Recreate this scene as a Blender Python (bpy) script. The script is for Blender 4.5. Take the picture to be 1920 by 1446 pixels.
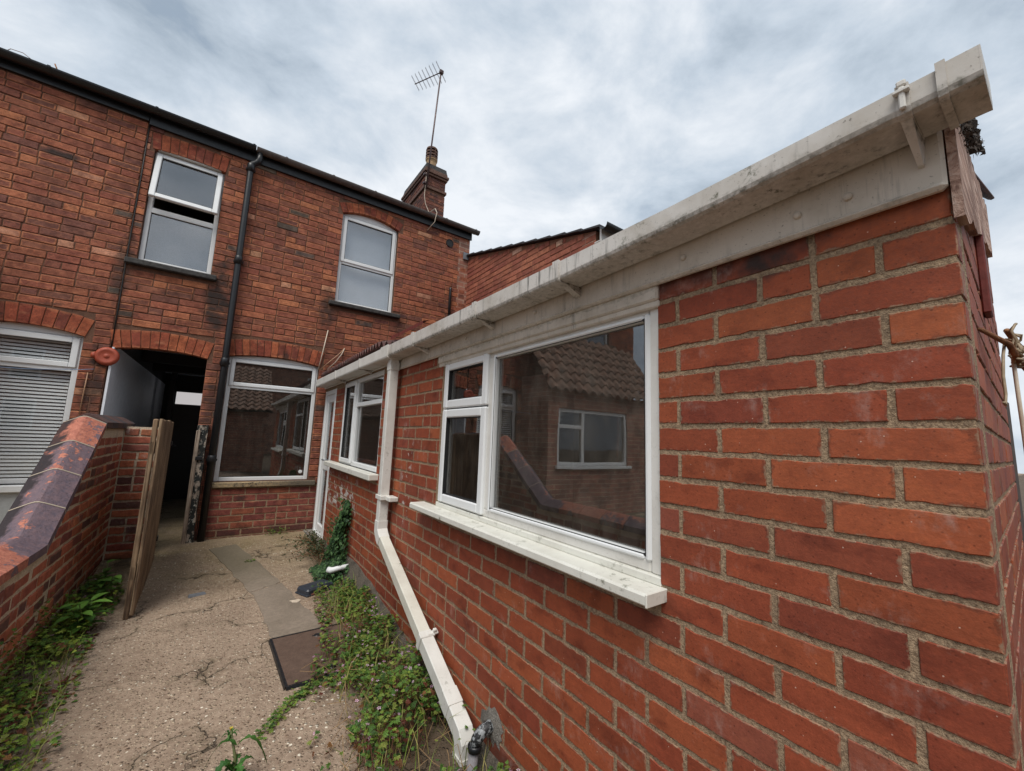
import bpy, bmesh, math, random
from mathutils import Vector, Matrix
R = math.radians
PI = math.pi
random.seed(11)

for o in list(bpy.data.objects):
    bpy.data.objects.remove(o)
scene = bpy.context.scene
COL = scene.collection

# ------------------------------------------------------------------ camera
YAW, PITCH, ROLL, FPX = 0.616888, 0.133235, 0.038019, 755.238
CAM = Vector((0.0, 0.0, 1.30))
FW = Vector((math.sin(YAW)*math.cos(PITCH), math.cos(YAW)*math.cos(PITCH), math.sin(PITCH)))
_r = Vector((math.cos(YAW), -math.sin(YAW), 0)); _u = _r.cross(FW)
RT = _r*math.cos(ROLL) + _u*math.sin(ROLL)
UP = -_r*math.sin(ROLL) + _u*math.cos(ROLL)
cd = bpy.data.cameras.new('camera'); cam = bpy.data.objects.new('camera', cd); COL.objects.link(cam)
cd.sensor_width = 36; cd.lens = 36*FPX/1920; cd.clip_start = 0.02; cd.clip_end = 500
m = Matrix((RT, UP, -FW)).transposed().to_4x4(); m.translation = CAM
cam.matrix_world = m
scene.camera = cam

# ------------------------------------------------------------------ sky and light
SUN_EL, SUN_AZ = 58.0, 226.0          # azimuth clockwise from +y: light comes from behind the camera
world = bpy.data.worlds.new('World'); scene.world = world; world.use_nodes = True
wn = world.node_tree.nodes; wl = world.node_tree.links; wn.clear()
def WN(t, **k):
    n = wn.new(t)
    for a, b in k.items(): setattr(n, a, b)
    return n
tc = WN('ShaderNodeTexCoord')
sky = WN('ShaderNodeTexSky', sky_type='NISHITA', sun_disc=False)
sky.sun_elevation = R(SUN_EL); sky.sun_rotation = R(SUN_AZ); sky.air_density = 1.0; sky.dust_density = 2.0
sep = WN('ShaderNodeSeparateXYZ'); wl.new(tc.outputs['Generated'], sep.inputs[0])
den = WN('ShaderNodeMath', operation='ADD'); den.inputs[1].default_value = 0.28
mx0 = WN('ShaderNodeMath', operation='MAXIMUM'); mx0.inputs[1].default_value = 0.0
wl.new(sep.outputs[2], mx0.inputs[0]); wl.new(mx0.outputs[0], den.inputs[0])
dx = WN('ShaderNodeMath', operation='DIVIDE'); dy = WN('ShaderNodeMath', operation='DIVIDE')
wl.new(sep.outputs[0], dx.inputs[0]); wl.new(den.outputs[0], dx.inputs[1])
wl.new(sep.outputs[1], dy.inputs[0]); wl.new(den.outputs[0], dy.inputs[1])
cmb = WN('ShaderNodeCombineXYZ'); wl.new(dx.outputs[0], cmb.inputs[0]); wl.new(dy.outputs[0], cmb.inputs[1])
mp = WN('ShaderNodeMapping'); mp.inputs['Rotation'].default_value = (0, 0, R(25)); mp.inputs['Scale'].default_value = (1.0, 1.35, 1)
mp.inputs['Location'].default_value = (3.1, 0.7, 0)
wl.new(cmb.outputs[0], mp.inputs[0])
n1 = WN('ShaderNodeTexNoise'); n1.inputs['Scale'].default_value = 3.3; n1.inputs['Detail'].default_value = 9; n1.inputs['Roughness'].default_value = 0.60; n1.inputs['Distortion'].default_value = 0.25
n2 = WN('ShaderNodeTexNoise'); n2.inputs['Scale'].default_value = 1.3; n2.inputs['Detail'].default_value = 5; n2.inputs['Roughness'].default_value = 0.5
mp2 = WN('ShaderNodeMapping'); mp2.inputs['Scale'].default_value = (1.0, 1.15, 1.9); mp2.inputs['Rotation'].default_value = (R(12), R(-8), R(30)); mp2.inputs['Location'].default_value = (4.3, 1.2, 0.6)
wl.new(tc.outputs['Generated'], mp2.inputs[0])
wl.new(mp2.outputs[0], n1.inputs['Vector']); wl.new(mp2.outputs[0], n2.inputs['Vector'])
r1 = WN('ShaderNodeValToRGB')
r1.color_ramp.elements[0].position = 0.35; r1.color_ramp.elements[0].color = (1.8, 2.2, 2.65, 1)
r1.color_ramp.elements[1].position = 0.63; r1.color_ramp.elements[1].color = (4.6, 4.8, 5.05, 1)
e = r1.color_ramp.elements.new(0.48); e.color = (3.0, 3.42, 3.9, 1)
avg = WN('ShaderNodeMix', data_type='FLOAT'); avg.inputs[0].default_value = 0.38
wl.new(n1.outputs[0], avg.inputs[2]); wl.new(n2.outputs[0], avg.inputs[3])
wl.new(avg.outputs[0], r1.inputs[0])
r2 = WN('ShaderNodeValToRGB')           # rare thin gaps where the blue sky shows
r2.color_ramp.elements[0].position = 0.20; r2.color_ramp.elements[0].color = (0.75, 0.75, 0.75, 1)
r2.color_ramp.elements[1].position = 0.38; r2.color_ramp.elements[1].color = (0.98, 0.98, 0.98, 1)
wl.new(n1.outputs[0], r2.inputs[0])
mixs = WN('ShaderNodeMix', data_type='RGBA')
wl.new(r2.outputs[0], mixs.inputs[0]); wl.new(sky.outputs[0], mixs.inputs[6]); wl.new(r1.outputs[0], mixs.inputs[7])
bg = WN('ShaderNodeBackground'); bg.inputs[1].default_value = 0.1
wo = WN('ShaderNodeOutputWorld')
wl.new(mixs.outputs[2], bg.inputs[0]); wl.new(bg.outputs[0], wo.inputs[0])

sd = bpy.data.lights.new('sun', 'SUN'); sd.energy = 1.5; sd.angle = R(34); sd.color = (1.0, 0.96, 0.9)
so = bpy.data.objects.new('sun', sd); COL.objects.link(so)
sdir = Vector((math.sin(R(SUN_AZ))*math.cos(R(SUN_EL)), math.cos(R(SUN_AZ))*math.cos(R(SUN_EL)), math.sin(R(SUN_EL))))
so.rotation_euler = sdir.to_track_quat('Z', 'Y').to_euler(); so.location = (0, 0, 30)

scene.view_settings.view_transform = 'Standard'
scene.view_settings.look = 'None'
scene.view_settings.gamma = 1
scene.view_settings.exposure = 0.97
scene.render.engine = 'CYCLES'
cy = scene.cycles
cy.max_bounces = 8; cy.diffuse_bounces = 3; cy.glossy_bounces = 3; cy.transmission_bounces = 4; cy.transparent_max_bounces = 10; cy.caustics_reflective = False; cy.caustics_refractive = False

def project(p):
    d = Vector(p) - CAM; z = d.dot(FW)
    if z < 0.02: return None
    return 960 + FPX*d.dot(RT)/z, 723 - FPX*d.dot(UP)/z, z
def rayp(x, y, axis, val):
    """point where the sight line of photo position (x, y) meets the plane axis = val"""
    d = FW + RT*((x-960)/FPX) - UP*((y-723)/FPX)
    t = (val - CAM[axis])/d[axis]
    return CAM + d*t

# ------------------------------------------------------------------ materials
def srgb(r, g, b):
    f = lambda c: (c/255/12.92 if c/255 <= 0.04045 else ((c/255+0.055)/1.055)**2.4)
    return (f(r), f(g), f(b), 1)
class NT:
    def __init__(s, name):
        s.mat = bpy.data.materials.new(name); s.mat.use_nodes = True
        s.t = s.mat.node_tree; s.t.nodes.clear(); s.L = s.t.links
        s.out = s.n('ShaderNodeOutputMaterial'); s.bsdf = s.n('ShaderNodeBsdfPrincipled')
        s.L.new(s.bsdf.outputs[0], s.out.inputs[0])
    def n(s, t, **k):
        n = s.t.nodes.new(t)
        for a, b in k.items(): setattr(n, a, b)
        return n
    def put(s, sock, v):
        if isinstance(v, bpy.types.NodeSocket): s.L.new(v, sock)
        else: sock.default_value = v
    def pos(s): return s.n('ShaderNodeNewGeometry').outputs['Position']
    def obj(s): return s.n('ShaderNodeTexCoord').outputs['Object']
    def mapping(s, v, scale=(1,1,1), loc=(0,0,0), rot=(0,0,0)):
        n = s.n('ShaderNodeMapping'); s.put(n.inputs[0], v); n.inputs['Scale'].default_value = scale
        n.inputs['Location'].default_value = loc; n.inputs['Rotation'].default_value = rot
        return n.outputs[0]
    def noise(s, v, scale, detail=4, rough=0.55, dist=0.0):
        n = s.n('ShaderNodeTexNoise'); s.put(n.inputs['Vector'], v); n.inputs['Scale'].default_value = scale
        n.inputs['Detail'].default_value = detail; n.inputs['Roughness'].default_value = rough; n.inputs['Distortion'].default_value = dist
        return n.outputs[0]
    def voro(s, v, scale, feature='F1', out='Distance', rand=1.0):
        n = s.n('ShaderNodeTexVoronoi', feature=feature); s.put(n.inputs['Vector'], v); n.inputs['Scale'].default_value = scale
        n.inputs['Randomness'].default_value = rand
        return n.outputs[out]
    def ramp(s, f, a, b, lo=0.0, hi=1.0):
        n = s.n('ShaderNodeMapRange'); n.clamp = True
        s.put(n.inputs[0], f); n.inputs[1].default_value = a; n.inputs[2].default_value = b
        n.inputs[3].default_value = lo; n.inputs[4].default_value = hi
        return n.outputs[0]
    def math(s, op, a, b=0.0):
        n = s.n('ShaderNodeMath', operation=op); s.put(n.inputs[0], a); s.put(n.inputs[1], b); return n.outputs[0]
    def mix(s, f, a, b, mode='MIX'):
        n = s.n('ShaderNodeMix', data_type='RGBA', blend_type=mode)
        s.put(n.inputs[0], f); s.put(n.inputs[6], a); s.put(n.inputs[7], b); return n.outputs[2]
    def xyz(s, v):
        n = s.n('ShaderNodeSeparateXYZ'); s.put(n.inputs[0], v); return n.outputs
    def bump(s, h, strength=0.5, dist=0.01, prev=None):
        n = s.n('ShaderNodeBump'); n.inputs['Strength'].default_value = strength; n.inputs['Distance'].default_value = dist
        s.put(n.inputs['Height'], h)
        if prev: s.L.new(prev, n.inputs['Normal'])
        return n.outputs[0]
    def done(s, col=None, rough=None, normal=None, spec=None, metal=None):
        if col is not None: s.put(s.bsdf.inputs['Base Color'], col)
        if rough is not None: s.put(s.bsdf.inputs['Roughness'], rough)
        if normal is not None: s.L.new(normal, s.bsdf.inputs['Normal'])
        if spec is not None: s.bsdf.inputs['Specular IOR Level'].default_value = spec
        if metal is not None: s.bsdf.inputs['Metallic'].default_value = metal
        return s.mat

def brick_material(name, src, rim=0.0, stains=(), white=0.0, whitebox=None, rough=0.85, lichen=0.0, fine=1.0, soot=0.0, smooth=False, spots=0.0):
    s = NT(name); P = s.pos()
    if src == 'object':
        oi = s.n('ShaderNodeObjectInfo'); tint, al = oi.outputs['Color'], oi.outputs['Alpha']
    else:
        at = s.n('ShaderNodeAttribute', attribute_name='tint'); tint, al = at.outputs['Color'], at.outputs['Alpha']
    c = tint
    big = s.noise(P, 15, 3, 0.65); c = s.mix(s.ramp(big, 0.36, 0.68, 0.0, 0.75*fine), c, s.mix(1.0, c, (0.52, 0.47, 0.48, 1), 'MULTIPLY'))
    sm = s.noise(P, 150 if smooth else 85, 2, 0.7); c = s.mix(s.ramp(sm, 0.50, 0.72, 0, 0.55*fine), c, s.mix(1.0, c, (1.6, 1.5, 1.45, 1), 'MULTIPLY'))
    c = s.mix(s.ramp(sm, 0.42, 0.25, 0, 0.6*fine), c, s.mix(1.0, c, (0.45, 0.45, 0.47, 1), 'MULTIPLY'))
    if smooth:
        pit = s.voro(P, 75); c = s.mix(s.ramp(pit, 0.17, 0.09, 0, 0.6), c, s.mix(1.0, c, (0.4, 0.38, 0.38, 1), 'MULTIPLY'))
        sp = s.voro(s.mapping(P, (1, 1, 1), (3.3, 1.1, 2.2)), 34); c = s.mix(s.ramp(sp, 0.055, 0.035, 0, 0.8), c, srgb(206, 176, 158))
        bz = s.noise(s.mapping(P, (1, 1, 1.6), (5.2, 0, 1)), 7.5, 4, 0.62); c = s.mix(s.ramp(bz, 0.54, 0.70, 0, 0.75), c, s.mix(1.0, c, (0.50, 0.42, 0.46, 1), 'MULTIPLY'))
        c = s.mix(s.ramp(bz, 0.44, 0.30, 0, 0.5), c, s.mix(1.0, c, (1.22, 1.3, 1.15, 1), 'MULTIPLY'))
        uv = s.xyz(s.n('ShaderNodeUVMap', uv_map='UVMap').outputs[0])
        ux = s.math('MULTIPLY', s.math('SUBTRACT', 0.5, s.math('ABSOLUTE', s.math('SUBTRACT', uv[0], 0.5))), 3.0)
        uy = s.math('SUBTRACT', 0.5, s.math('ABSOLUTE', s.math('SUBTRACT', uv[1], 0.5)))
        ed = s.math('ADD', s.math('MINIMUM', ux, uy), s.math('MULTIPLY', s.math('SUBTRACT', s.noise(P, 48, 4, 0.7), 0.5), 0.42))
        c = s.mix(s.ramp(ed, 0.05, -0.02, 0, 0.8), c, srgb(168, 142, 116))
        c = s.mix(s.ramp(s.math('ADD', ed, s.math('MULTIPLY', s.math('SUBTRACT', big, 0.5), 0.5)), 0.06, 0.0, 0, 0.35), c, (0.02, 0.016, 0.014, 1))
        scr = s.noise(s.mapping(P, (1, 3, 42)), 3.0, 3, 0.6); c = s.mix(s.ramp(scr, 0.55, 0.68, 0, 0.30), c, s.mix(1.0, c, (1.35, 1.3, 1.3, 1), 'MULTIPLY'))
    if rim > 0:
        uv = s.xyz(s.n('ShaderNodeUVMap', uv_map='UVMap').outputs[0])
        ux = s.math('MULTIPLY', s.math('SUBTRACT', 0.5, s.math('ABSOLUTE', s.math('SUBTRACT', uv[0], 0.5))), 3.1)
        uy = s.math('SUBTRACT', 0.5, s.math('ABSOLUTE', s.math('SUBTRACT', uv[1], 0.5)))
        d = s.math('ADD', s.math('MINIMUM', ux, uy), s.math('MULTIPLY', s.math('SUBTRACT', s.noise(P, 30, 3), 0.5), 0.35))
        f = s.math('MULTIPLY', s.ramp(d, 0.22, 0.08), s.math('MULTIPLY', al, rim))
        c = s.mix(f, c, srgb(188, 122, 86))
    if soot > 0:
        st = s.noise(s.mapping(P, (1.0, 1.0, 0.7)), 1.6, 4, 0.65)
        c = s.mix(s.ramp(st, 0.50, 0.72, 0, soot), c, s.mix(1.0, c, (0.36, 0.36, 0.38, 1), 'MULTIPLY'))
    if spots > 0:
        sp_ = s.noise(s.mapping(P, (1, 1, 1.5), (2.7, 0, 4.1)), 4.6, 5, 0.7); c = s.mix(s.ramp(sp_, 0.60, 0.72, 0, spots), c, srgb(52, 47, 44))
        lt_ = s.noise(s.mapping(P, (1, 1, 2.2), (9.7, 0, 1.1)), 6.0, 3, 0.6); c = s.mix(s.ramp(lt_, 0.58, 0.74, 0, 0.55), c, srgb(186, 124, 92))
    if stains:
        X = s.xyz(P); nz = s.noise(P, 9, 4, 0.65); tot = None
        for (ax, sx, sz, rx, rz, k) in stains:      # soot below sill ends, splash above the ground
            a = s.math('POWER', s.math('DIVIDE', s.math('SUBTRACT', X[ax], sx), rx), 2.0)
            a = s.math('ABSOLUTE', a)
            b = s.math('POWER', s.math('ABSOLUTE', s.math('DIVIDE', s.math('SUBTRACT', X[2], sz), rz)), 2.0)
            g = s.math('SUBTRACT', 1.0, s.math('ADD', a, b))
            g = s.ramp(s.math('ADD', g, s.math('MULTIPLY', s.math('SUBTRACT', nz, 0.5), 2.4)), 0.1, 0.9, 0, k)
            tot = g if tot is None else s.math('MAXIMUM', tot, g)
        c = s.mix(tot, c, srgb(44, 42, 40))
    if white > 0:
        wn_ = s.noise(P, 6.5, 6, 0.7); wv = s.noise(s.mapping(P, (1, 1, 0.35)), 40, 4, 0.7)
        f = s.math('MULTIPLY', s.ramp(wn_, 0.56, 0.7), s.ramp(wv, 0.42, 0.62, 0, white))
        c = s.mix(f, c, srgb(200, 186, 176))
    if whitebox:
        X = s.xyz(P)
        for (y0, y1, z0, z1, th) in whitebox:       # left-over patches of white paint
            g = s.math('MULTIPLY', s.ramp(X[1], y0, y0+0.12), s.ramp(X[1], y1, y1-0.12))
            g = s.math('MULTIPLY', g, s.math('MULTIPLY', s.ramp(X[2], z0, z0+0.05), s.ramp(X[2], z1, z1-0.05)))
            f = s.math('MULTIPLY', g, s.ramp(s.noise(P, 8, 5, 0.7), th, th+0.04))
            c = s.mix(f, c, srgb(190, 184, 178))
    if lichen > 0:
        X = s.xyz(P)
        f = s.math('MULTIPLY', s.ramp(s.noise(P, 22, 5, 0.7), 0.6, 0.66, 0, lichen), s.ramp(s.noise(P, 3.0, 3), 0.5, 0.6))
        c = s.mix(f, c, srgb(58, 58, 48))
    h = s.noise(P, 90 if smooth else 55, 3, 0.7)
    return s.done(c, s.ramp(sm, 0.3, 0.7, rough-0.08, min(1, rough+0.1)), s.bump(h, (0.35 if smooth else 0.7)*fine, 0.006), spec=0.3)

def mortar_material(name, col, col2, stains=None, dark=0.3):
    s = NT(name); P = s.pos()
    n = s.noise(P, 160, 3, 0.7); b = s.noise(P, 9, 4, 0.6)
    c = s.mix(s.ramp(n, 0.35, 0.65), col, col2)
    c = s.mix(s.ramp(b, 0.5, 0.72, 0, dark), c, (0.03, 0.028, 0.025, 1))
    return s.done(c, 0.95, s.bump(s.math('ADD', n, s.noise(P, 45, 3)), 0.9, 0.006), spec=0.2)

def plain(name, col, rough=0.5, var=0.15, bump=0.1, scale=60, spec=0.5, metal=0.0):
    s = NT(name); P = s.pos(); n = s.noise(P, scale, 4, 0.6)
    k = 1-var
    c = s.mix(s.ramp(n, 0.35, 0.65), col, (col[0]*k, col[1]*k, col[2]*k, 1))
    return s.done(c, s.ramp(n, 0.3, 0.7, max(0, rough-0.07), min(1, rough+0.07)), s.bump(n, bump, 0.004), spec=spec, metal=metal)

def upvc(name, col, dirt=0.4, algae=0.0, streak=0.0, rough=0.35, edge=None):
    """white plastic with grime in patches, algae specks and rain streaks"""
    s = NT(name); P = s.pos(); c = col
    g = s.noise(P, 5.5, 5, 0.62); c = s.mix(s.ramp(g, 0.42, 0.75, 0, dirt), c, srgb(150, 139, 122))
    f2 = s.noise(P, 130, 3, 0.7); c = s.mix(s.ramp(f2, 0.63, 0.71, 0, dirt), c, srgb(92, 86, 76))
    if streak:
        st = s.noise(s.mapping(P, (26, 26, 2.0)), 1.6, 4, 0.7)
        c = s.mix(s.math('MULTIPLY', s.ramp(st, 0.54, 0.68, 0, streak), s.ramp(s.noise(P, 2.2, 3), 0.4, 0.6)), c, srgb(88, 88, 84))
    if edge:        # a band of grime that has collected along an arris at height z0..z1
        q_ = s.xyz(P); z_ = s.math('ADD', q_[2], s.math('MULTIPLY', s.math('SUBTRACT', s.noise(P, 17, 4, 0.7), 0.5), 0.05))
        if len(edge) > 3: z_ = s.math('ADD', z_, s.ramp(q_[1], 0.0, 1.1, 0.0, edge[3]))     # the gutter falls slightly along its length
        g2 = s.math('MULTIPLY', s.ramp(z_, edge[0], edge[0]+0.006), s.ramp(z_, edge[1], edge[1]-0.02))
        g2 = s.math('MULTIPLY', g2, s.ramp(s.xyz(s.n('ShaderNodeNewGeometry').outputs['Normal'])[2], -0.95, -0.75, 0.25, 1.0))
        c = s.mix(s.math('MULTIPLY', g2, s.ramp(s.noise(P, 60, 3, 0.7), 0.36, 0.6, 0.0, edge[2])), c, srgb(74, 70, 52))
    if algae:
        a = s.noise(P, 30, 6, 0.75); m_ = s.noise(P, 3.2, 4, 0.6)
        c = s.mix(s.math('MULTIPLY', s.ramp(a, 0.55, 0.66), s.ramp(m_, 0.47, 0.62, 0, algae)), c, srgb(70, 72, 42))
    return s.done(c, s.ramp(g, 0.3, 0.8, rough, rough+0.3), s.bump(f2, 0.08, 0.003), spec=0.45)

def glass_material(name, f0=0.07, tint=0.9, wave=0.0, dust=0.0):
    s = NT(name); s.t.nodes.remove(s.bsdf); P = s.pos()
    tr = s.n('ShaderNodeBsdfTransparent'); tr.inputs[0].default_value = (tint, tint*1.0, tint*0.99, 1)
    gl = s.n('ShaderNodeBsdfGlossy'); gl.inputs['Roughness'].default_value = 0.012; gl.inputs['Color'].default_value = (0.97, 0.98, 1, 1)
    lw = s.n('ShaderNodeLayerWeight'); lw.inputs[0].default_value = 0.5
    fac = s.math('ADD', f0, s.math('MULTIPLY', s.math('POWER', lw.outputs['Facing'], 4.0), 0.75))
    mx = s.n('ShaderNodeMixShader'); s.L.new(fac, mx.inputs[0]); s.L.new(tr.outputs[0], mx.inputs[1]); s.L.new(gl.outputs[0], mx.inputs[2])
    if wave:
        b = s.bump(s.noise(P, 2.3, 2, 0.5), wave, 0.02); s.L.new(b, gl.inputs['Normal'])
    res = mx.outputs[0]
    if dust:
        df = s.n('ShaderNodeBsdfDiffuse'); df.inputs[0].default_value = srgb(150, 142, 130)
        d = s.ramp(s.noise(s.mapping(P, (1, 1, 0.5)), 14, 5, 0.7), 0.45, 0.75, 0.05*dust, 0.17*dust)
        vv = s.noise(s.mapping(P, (30, 30, 4)), 1.0, 3, 0.7, 1.5)
        d = s.math('ADD', d, s.math('MULTIPLY', s.ramp(vv, 0.6, 0.68, 0, 0.10*dust), s.ramp(s.noise(P, 4, 2), 0.45, 0.6)))
        m2 = s.n('ShaderNodeMixShader'); s.L.new(d, m2.inputs[0]); s.L.new(res, m2.inputs[1]); s.L.new(df.outputs[0], m2.inputs[2]); res = m2.outputs[0]
    s.L.new(res, s.out.inputs[0])
    return s.mat

def wood_material(name, c1, c2, c3, axis=2, rough=0.85):
    s = NT(name); P = s.pos()
    sc = [34, 34, 34]; sc[axis] = 1.6
    g = s.noise(s.mapping(P, sc), 1.5, 5, 0.6, 0.6)
    c = s.mix(s.ramp(g, 0.3, 0.5), c3, c1); c = s.mix(s.ramp(g, 0.5, 0.68), c, c2)
    b = s.noise(P, 3.0, 4, 0.6); c = s.mix(s.ramp(b, 0.45, 0.70, 0, 0.75), c, c3)
    k = s.voro(P, 7.5); c = s.mix(s.ramp(k, 0.05, 0.02, 0, 0.7), c, c3)
    return s.done(c, rough, s.bump(g, 0.9, 0.012), spec=0.25)

def attr_leaf(name, rough=0.55, trans=0.25):
    s = NT(name); at = s.n('ShaderNodeAttribute', attribute_name='tint'); P = s.pos()
    n = s.noise(P, 60, 3); c = s.mix(s.ramp(n, 0.35, 0.65, 0, 0.5), at.outputs['Color'], s.mix(1.0, at.outputs['Color'], (0.55, 0.62, 0.5, 1), 'MULTIPLY'))
    s.done(c, rough, spec=0.35)
    tl = s.n('ShaderNodeBsdfTranslucent'); s.L.new(c, tl.inputs[0])
    mx = s.n('ShaderNodeMixShader'); mx.inputs[0].default_value = trans
    s.L.new(s.bsdf.outputs[0], mx.inputs[1]); s.L.new(tl.outputs[0], mx.inputs[2]); s.L.new(mx.outputs[0], s.out.inputs[0])
    return s.mat

HSTAIN = ((0, -1.02, 2.92, 0.10, 0.5, 0.75), (0, -0.20, 2.80, 0.16, 0.6, 0.9), (0, 0.97, 2.92, 0.14, 0.34, 0.75), (0, 1.98, 2.9, 0.12, 0.3, 0.5),
          (0, -1.08, 1.7, 0.10, 0.5, 0.8), (0, -0.13, 1.6, 0.08, 0.6, 0.55), (0, 0.55, 2.2, 0.05, 0.14, 0.8), (0, 0.5, 0.1, 1.6, 0.13, 0.55), (0, -1.6, 3.95, 0.16, 0.05, 0.85))
M = {}
for src in ('object', 'attr'):
    M['house_'+src] = brick_material('old_house_brick_'+src, src, rim=0.85, stains=HSTAIN, rough=0.85, soot=0.6, fine=1.25, spots=0.8)
    M['ext_'+src] = brick_material('extension_brick_'+src, src, white=0.26, whitebox=((3.8, 5.1, 0.52, 0.90, 0.55), (2.55, 2.8, 0.7, 1.4, 0.58)), rough=0.70, fine=0.55, smooth=True,
                                   stains=((1, 1.5, 0.86, 0.95, 0.07, 0.45), (1, 0.9, 1.79, 0.9, 0.05, 0.6), (1, 0.42, 1.77, 0.08, 0.07, 0.9), (1, 2.5, -0.05, 3.0, 0.16, 0.6)))
    M['low_'+src] = brick_material('garden_wall_brick_'+src, src, rim=0.35, white=0.75, rough=0.85, lichen=0.8, stains=((1, 4.6, 0.0, 2.6, 0.14, 0.75), (1, 5.0, 1.24, 0.6, 0.06, 0.5)))
    M['wing_'+src] = brick_material('wing_brick_'+src, src, rim=0.2, white=0.10, rough=0.85)
M['m_house'] = mortar_material('old_mortar', srgb(128, 94, 76), srgb(92, 68, 57), dark=0.5)
M['m_ext'] = mortar_material('sand_mortar', srgb(176, 152, 124), srgb(124, 105, 86), dark=0.4)
M['m_low'] = mortar_material('lime_mortar', srgb(224, 208, 184), srgb(176, 158, 134), dark=0.35)
M['m_wing'] = mortar_material('wing_mortar', srgb(150, 110, 88), srgb(120, 84, 68), dark=0.2)
M['white'] = upvc('white_plastic_frame', srgb(226, 228, 228), 0.10)
M['white_b'] = upvc('white_plastic_weathered', srgb(216, 214, 208), 0.30, algae=0.25)
M['sill'] = upvc('white_sill', srgb(218, 217, 208), 0.25, algae=0.75)
M['gutter'] = upvc('gutter_plastic', srgb(206, 202, 196), 0.7, algae=0.95, streak=0.95, edge=(1.878, 1.918, 0.85, 0.031))
M['fascia'] = upvc('cream_fascia_paint', srgb(204, 195, 182), 0.65, algae=0.5, rough=0.55, streak=0.5, edge=(1.77, 1.80, 0.35))
M['pipe_w'] = upvc('white_downpipe', srgb(218, 217, 211), 0.32, algae=0.5)
M['pipe_dirty'] = upvc('white_downpipe_algae', srgb(214, 212, 200), 0.4, algae=0.9)
M['gasket'] = plain('black_gasket', (0.012, 0.012, 0.013, 1), 0.6)
M['glass'] = glass_material('window_glass', 0.12, 0.84, wave=0.02, dust=0.35)
M['glass_clear'] = glass_material('clear_window_glass', 0.06, 0.98, wave=0.02)
M['glass_up'] = glass_material('window_glass_upstairs', 0.15, 0.93, wave=0.02)
M['glass_d'] = glass_material('dusty_window_glass', 0.14, 0.80, wave=0.04, dust=0.85)
M['black'] = plain('black_paint', (0.012, 0.013, 0.015, 1), 0.38, 0.3, 0.15, 30)
M['blackg'] = plain('black_gutter', (0.010, 0.011, 0.013, 1), 0.32, 0.3, 0.1, 30)
M['greyg'] = plain('grey_brown_gutter', srgb(100, 92, 88), 0.45, 0.35, 0.15, 18)
M['stone'] = plain('sooty_stone_sill', srgb(66, 64, 62), 0.85, 0.55, 0.8, 35)
M['render'] = plain('white_masonry_paint', srgb(186, 190, 190), 0.8, 0.12, 0.4, 40)
M['passw'] = plain('passage_white_paint', srgb(228, 232, 238), 0.6, 0.1, 0.3, 20)
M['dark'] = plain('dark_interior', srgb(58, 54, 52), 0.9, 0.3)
M['room'] = plain('room_plaster', srgb(150, 146, 140), 0.9, 0.1)
M['floor_in'] = plain('room_floor', srgb(88, 76, 66), 0.7, 0.3)
M['curtain'] = plain('pale_blind', srgb(196, 204, 216), 0.9, 0.06, 0.1, 8)
M['slat'] = plain('blind_slats', srgb(236, 240, 244), 0.5, 0.06)
M['slate'] = plain('slate_roof', srgb(62, 60, 62), 0.7, 0.35, 0.5, 12)
M['lead'] = plain('lead_flashing', srgb(120, 124, 130), 0.5, 0.2)
M['terracotta'] = plain('terracotta', srgb(166, 74, 50), 0.6, 0.2, 0.2, 40)
M['buff'] = plain('buff_clay', srgb(178, 146, 108), 0.8, 0.3, 0.3, 20)
M['cowl'] = plain('brown_clay', srgb(104, 74, 60), 0.8, 0.4, 0.3, 20)
M['cement'] = mortar_material('grey_cement', srgb(150, 144, 136), srgb(104, 100, 94), dark=0.6)
M['cement_d'] = mortar_material('dirty_cement', srgb(112, 104, 94), srgb(72, 66, 58), dark=0.8)
M['metal'] = plain('aerial_metal', srgb(92, 74, 72), 0.45, 0.3, metal=0.5)
M['cable_w'] = plain('white_cable', srgb(206, 190, 170), 0.5, 0.15)
M['cable_b'] = plain('tan_cable', srgb(170, 130, 100), 0.5, 0.15)
M['cable_k'] = plain('black_cable', (0.01, 0.01, 0.01, 1), 0.5)
M['plasticb'] = plain('black_plastic', srgb(52, 58, 68), 0.42, 0.25, 0.3, 50)
M['greyp'] = plain('grey_pipe', srgb(150, 146, 150), 0.45, 0.2)
M['wood'] = wood_material('weathered_gate_boards', srgb(138, 114, 90), srgb(166, 144, 116), srgb(62, 48, 38))
M['wood_g'] = wood_material('grey_timber', srgb(150, 132, 116), srgb(186, 172, 156), srgb(60, 52, 48))
M['wood_p'] = wood_material('rotten_pink_timber', srgb(190, 158, 142), srgb(214, 192, 178), srgb(104, 76, 66), axis=0)
M['stick'] = wood_material('bark_stick', srgb(150, 104, 74), srgb(170, 130, 96), srgb(70, 48, 36), axis=0)
M['redwood'] = plain('red_brown_timber', srgb(116, 46, 38), 0.7, 0.4, 0.6, 25)
M['leaf'] = attr_leaf('leaf')
M['petal'] = attr_leaf('petal', 0.6, 0.3)
M['wire'] = plain('old_wire', srgb(160, 142, 116), 0.6, 0.3)
M['web'] = plain('cobweb_and_dirt', srgb(74, 64, 56), 1.0, 0.6, 1.0, 90)
def glow_panel():
    s = NT('glowing_fanlight'); s.bsdf.inputs['Emission Color'].default_value = (0.9, 0.86, 0.86, 1); s.bsdf.inputs['Emission Strength'].default_value = 0.28  # panel emits its own glow in place of daylight through frosted glass
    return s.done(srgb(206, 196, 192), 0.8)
M['fanlight_glow'] = glow_panel()

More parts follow.
